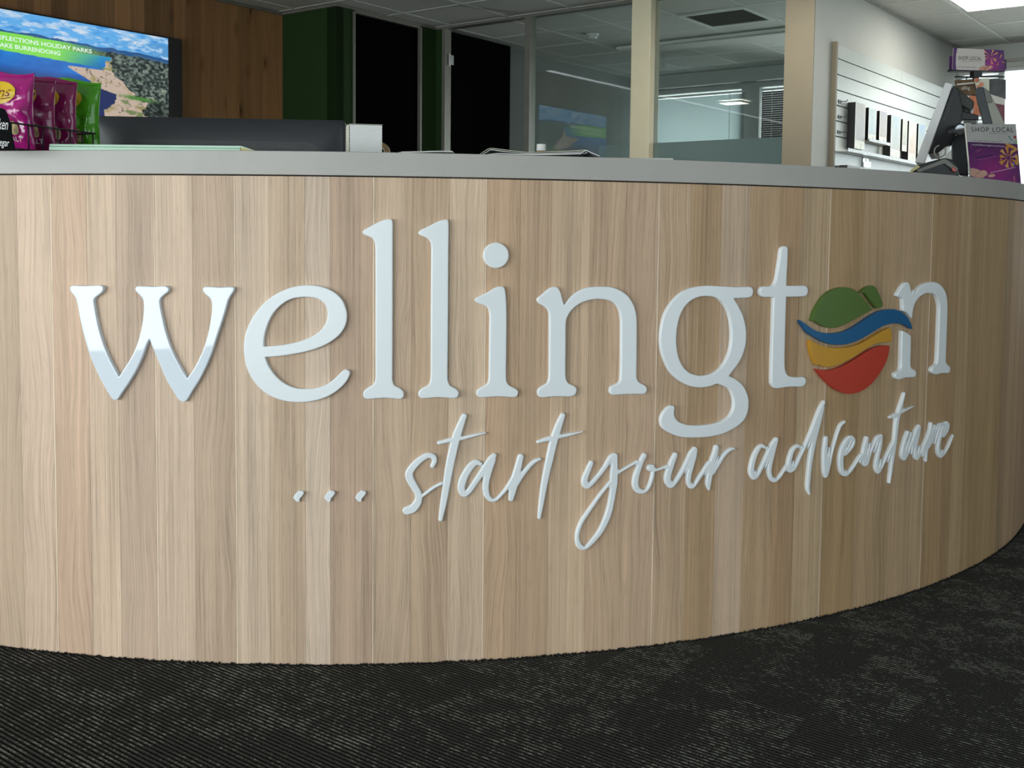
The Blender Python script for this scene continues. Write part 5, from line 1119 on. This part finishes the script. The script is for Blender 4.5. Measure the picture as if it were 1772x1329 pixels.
# ------------------------------------------------------------------ snack packets in a wire basket
def bag(label, xr, top, D, m, seed, wpx=118, text=True, tilt=0.0):
    zb_ = ZT1 + 0.006; zt_ = P(xr, top, D)[2]; Hb = zt_ - zb_; mpp = D / FPX; Wb = wpx * mpp; xc = P(xr, top, D)[0] - Wb / 2
    b = Thing('chip_packet', label, 'chip packet', (xc, D, zb_), 0, 'chip packets in the wire basket')
    def depth(a, q):
        e = max(0.0, 1 - abs(a) ** 2.6); s = math.sin(math.pi * min(max((q - 0.03) / 0.90, 0), 1)) ** 0.55
        cr = 0.55 * (float(fbm(np.array([a * 2.2 + seed]), np.array([q * 3.1 + seed * 2]), seed)[0]) - 0.5) + 0.42 * (float(fbm(np.array([a * 5 + q * 3 + seed]), np.array([q * 8]), seed + 5)[0]) - 0.5)
        ripple = 0.0
        return 0.024 * (e ** 0.5) * s * (1 + cr * 2.2) + 0.0012
    def xw(a, q): return a * Wb / 2 * (1 - 0.07 * math.sin(math.pi * min(max(q, 0), 1)) ** 1.0) + tilt * q * Hb
    def zt2(a, q): return Hb * q + 0.006 * (q > 0.9) * math.sin(a * 3 + seed) * (q - 0.9) * 10
    nx, ny = 26, 34; mb = MB()
    mb.grid(lambda i, j: (xw(i * 2 - 1, j), -depth(i * 2 - 1, j), zt2(i * 2 - 1, j)), nx, ny)
    mb.grid(lambda i, j: (xw(i * 2 - 1, j), depth(i * 2 - 1, j) * 0.8, zt2(i * 2 - 1, j)), nx, ny)
    # close the rim
    k = (nx + 1) * (ny + 1); fs = []
    for i in range(nx): fs += [(i, i + 1, k + i + 1, k + i), (k - nx - 1 + i, k - nx + i, 2 * k - nx + i, 2 * k - nx - 1 + i)]
    for j in range(ny): fs += [(j * (nx + 1), (j + 1) * (nx + 1), k + (j + 1) * (nx + 1), k + j * (nx + 1)), (j * (nx + 1) + nx, (j + 1) * (nx + 1) + nx, k + (j + 1) * (nx + 1) + nx, k + j * (nx + 1) + nx)]
    mb.f += fs; mb.m += [0] * len(fs)
    b.part('foil', mb, m, smooth=True)
    def on(px_, pz_, off):            # local x,z -> front surface
        q = pz_ / Hb; a = (px_ - tilt * q * Hb) / (Wb / 2)
        return (px_, -depth(max(-1, min(1, a)), q) - off, pz_)
    # top crimp seal ridges
    for r_ in range(3):
        q = 0.945 + 0.018 * r_; b.part('seal_ridge', MB().tube([(xw(a, q), -0.0022, zt2(a, q)) for a in np.linspace(-0.98, 0.98, 12)], 0.0008, 5), m)
    lz = zt_ - zb_ - 37 * mpp * (1 if top < 130 else 0.93); lx = Wb / 2 - 60 * mpp
    def disc(cx, cz, rx, rz, rot, off, n=28, rings=4):
        vs = [on(cx, cz, off)]; fs = []
        for r_ in range(1, rings + 1):
            for t in range(n):
                a_ = 2 * math.pi * t / n; dx, dz = rx * r_ / rings * math.cos(a_), rz * r_ / rings * math.sin(a_); c, s = math.cos(rot), math.sin(rot); vs.append(on(cx + dx * c - dz * s, cz + dx * s + dz * c, off))
        for t in range(n): fs.append((0, 1 + t, 1 + (t + 1) % n))
        for r_ in range(rings - 1):
            for t in range(n): fs.append((1 + r_ * n + t, 1 + r_ * n + (t + 1) % n, 1 + (r_ + 1) * n + (t + 1) % n, 1 + (r_ + 1) * n + t))
        return MB().add(vs, fs)
    lo = b.part('logo_oval', disc(lx, lz, 33 * mpp, 20 * mpp, 0.10, 0.0012), M['logoyellow'], smooth=True, label='yellow oval logo')
    v, fc = text_fit('Thins', lx - 26 * mpp, lx + 25 * mpp, lz - 8 * mpp, lz + 9 * mpp, shear=0.25)
    b.part('logo_lettering', MB().add([on(p[0], p[1] + 0.08 * (p[0] - lx), 0.002) for p in v], fc), M['logored'], parent=lo, fixn=False)
    b.part('logo_underline', MB().tube([on(lx + t * 24 * mpp, lz - 11.5 * mpp + 2 * mpp * t + 1.5 * mpp * t * t, 0.0018) for t in np.linspace(-1, 1, 10)], 0.0008, 5), M['logored'], parent=lo)
    b.part('printed_chip', disc(Wb / 2 - 32 * mpp, 36 * mpp, 7 * mpp, 12 * mpp, 0.3, 0.0012, 16, 3), M['chip'], smooth=True)
    v, fc = text_fit('SALT', Wb / 2 - 42 * mpp, Wb / 2 - 20 * mpp, 14 * mpp, 22 * mpp); b.part('flavour_lettering', MB().add([on(p[0], p[1], 0.0014) for p in v], fc), M['chalk'], fixn=False)
    return b
bag('magenta chip packet at the left, behind the black chalk tag', 60, 125, 2.43, M['bagpink'], 3)
bag('plum chip packet next to the leftmost magenta packet', 97, 134, 2.50, M['bagplum'], 8, wpx=112)
bag('plum chip packet directly beside the green packet', 134, 138, 2.57, M['bagplum'], 14, wpx=110)
bag('bright green chip packet at the right end of the basket', 173, 139.5, 2.64, M['baggreen'], 21, wpx=108, tilt=0.02)
rk = Thing('wire_basket', 'black wire basket holding the chip packets on the counter', 'basket', (P(60, 262, 2.45)[0], 2.45, ZT1))
zr = 1.1835
def along(t, z, back=0.0):
    pA, pB = P(-60, 216, 2.235), P(165, 233, 2.585); q = pA * (1 - t) + pB * t; nrm = np.array([-(pB - pA)[1], (pB - pA)[0], 0]); nrm /= np.linalg.norm(nrm); q = q + nrm * back; return (q[0], q[1], z)
rk.part('top_rail', MB().tube([along(0, zr), along(1, zr)], 0.0022, 6), M['wire'], smooth=True); 
rk.o.children[0].data.transform(Matrix.Translation(-Vector(tuple(rk.loc))))
def wpart(name, mb): return rk.part(name, mb, M['wire'], world=True, smooth=True)
wpart('bottom_rail', MB().tube([along(0, ZT1 + 0.003), along(1, ZT1 + 0.003)], 0.0022, 6)); wpart('back_rail', MB().tube([along(0, zr, 0.20), along(1, zr, 0.20)], 0.0022, 6)); wpart('back_rail', MB().tube([along(0, ZT1 + 0.003, 0.20), along(1, ZT1 + 0.003, 0.20)], 0.0022, 6))
for t_ in (0.0, 1.0): wpart('side_rail', MB().tube([along(t_, zr), along(t_, zr, 0.20)], 0.0022, 6)); wpart('side_rail', MB().tube([along(t_, ZT1 + 0.003), along(t_, ZT1 + 0.003, 0.20)], 0.0022, 6))
for x_ in (-20, 12, 41, 66, 93, 116, 139, 160):
    t_ = (x_ + 60) / 225.0; wpart('upright', MB().tube([along(t_, ZT1 + 0.003), along(t_, zr)], 0.0017, 6)); wpart('floor_wire', MB().tube([along(t_, ZT1 + 0.003), along(t_, ZT1 + 0.003, 0.20)], 0.0015, 6))
DG = 2.275
tg = Thing('chalk_tag', 'black chalk tag with white handwriting at the left end of the basket', 'tag', (P(-10, 262, DG)[0], DG, ZT1))
tg.part('board', MB().prism([P(x, y, DG) for x, y in ((-60, 186), (2, 187), (7, 189), (10, 193), (13, 200), (18, 220), (22, 240), (25.5, 259.5), (-60, 259.5))], (0, 0.004, 0)), M['chalkboard'], world=True, bevel=0.001)
for s_, x0, x1, y0, y1 in (('chicken', -21, 14, 203, 222), ('vinegar', -11, 16, 239, 255)):
    v, fc = text_fit(s_, 0, 1, 0, 1, shear=0.35); tg.part('handwriting', MB().add([P(x0 + (x1 - x0) * p[0], y1 + (y0 - y1) * p[1] + 3 * p[0], DG - 0.0006) for p in v], fc), M['chalk'], world=True, fixn=False)
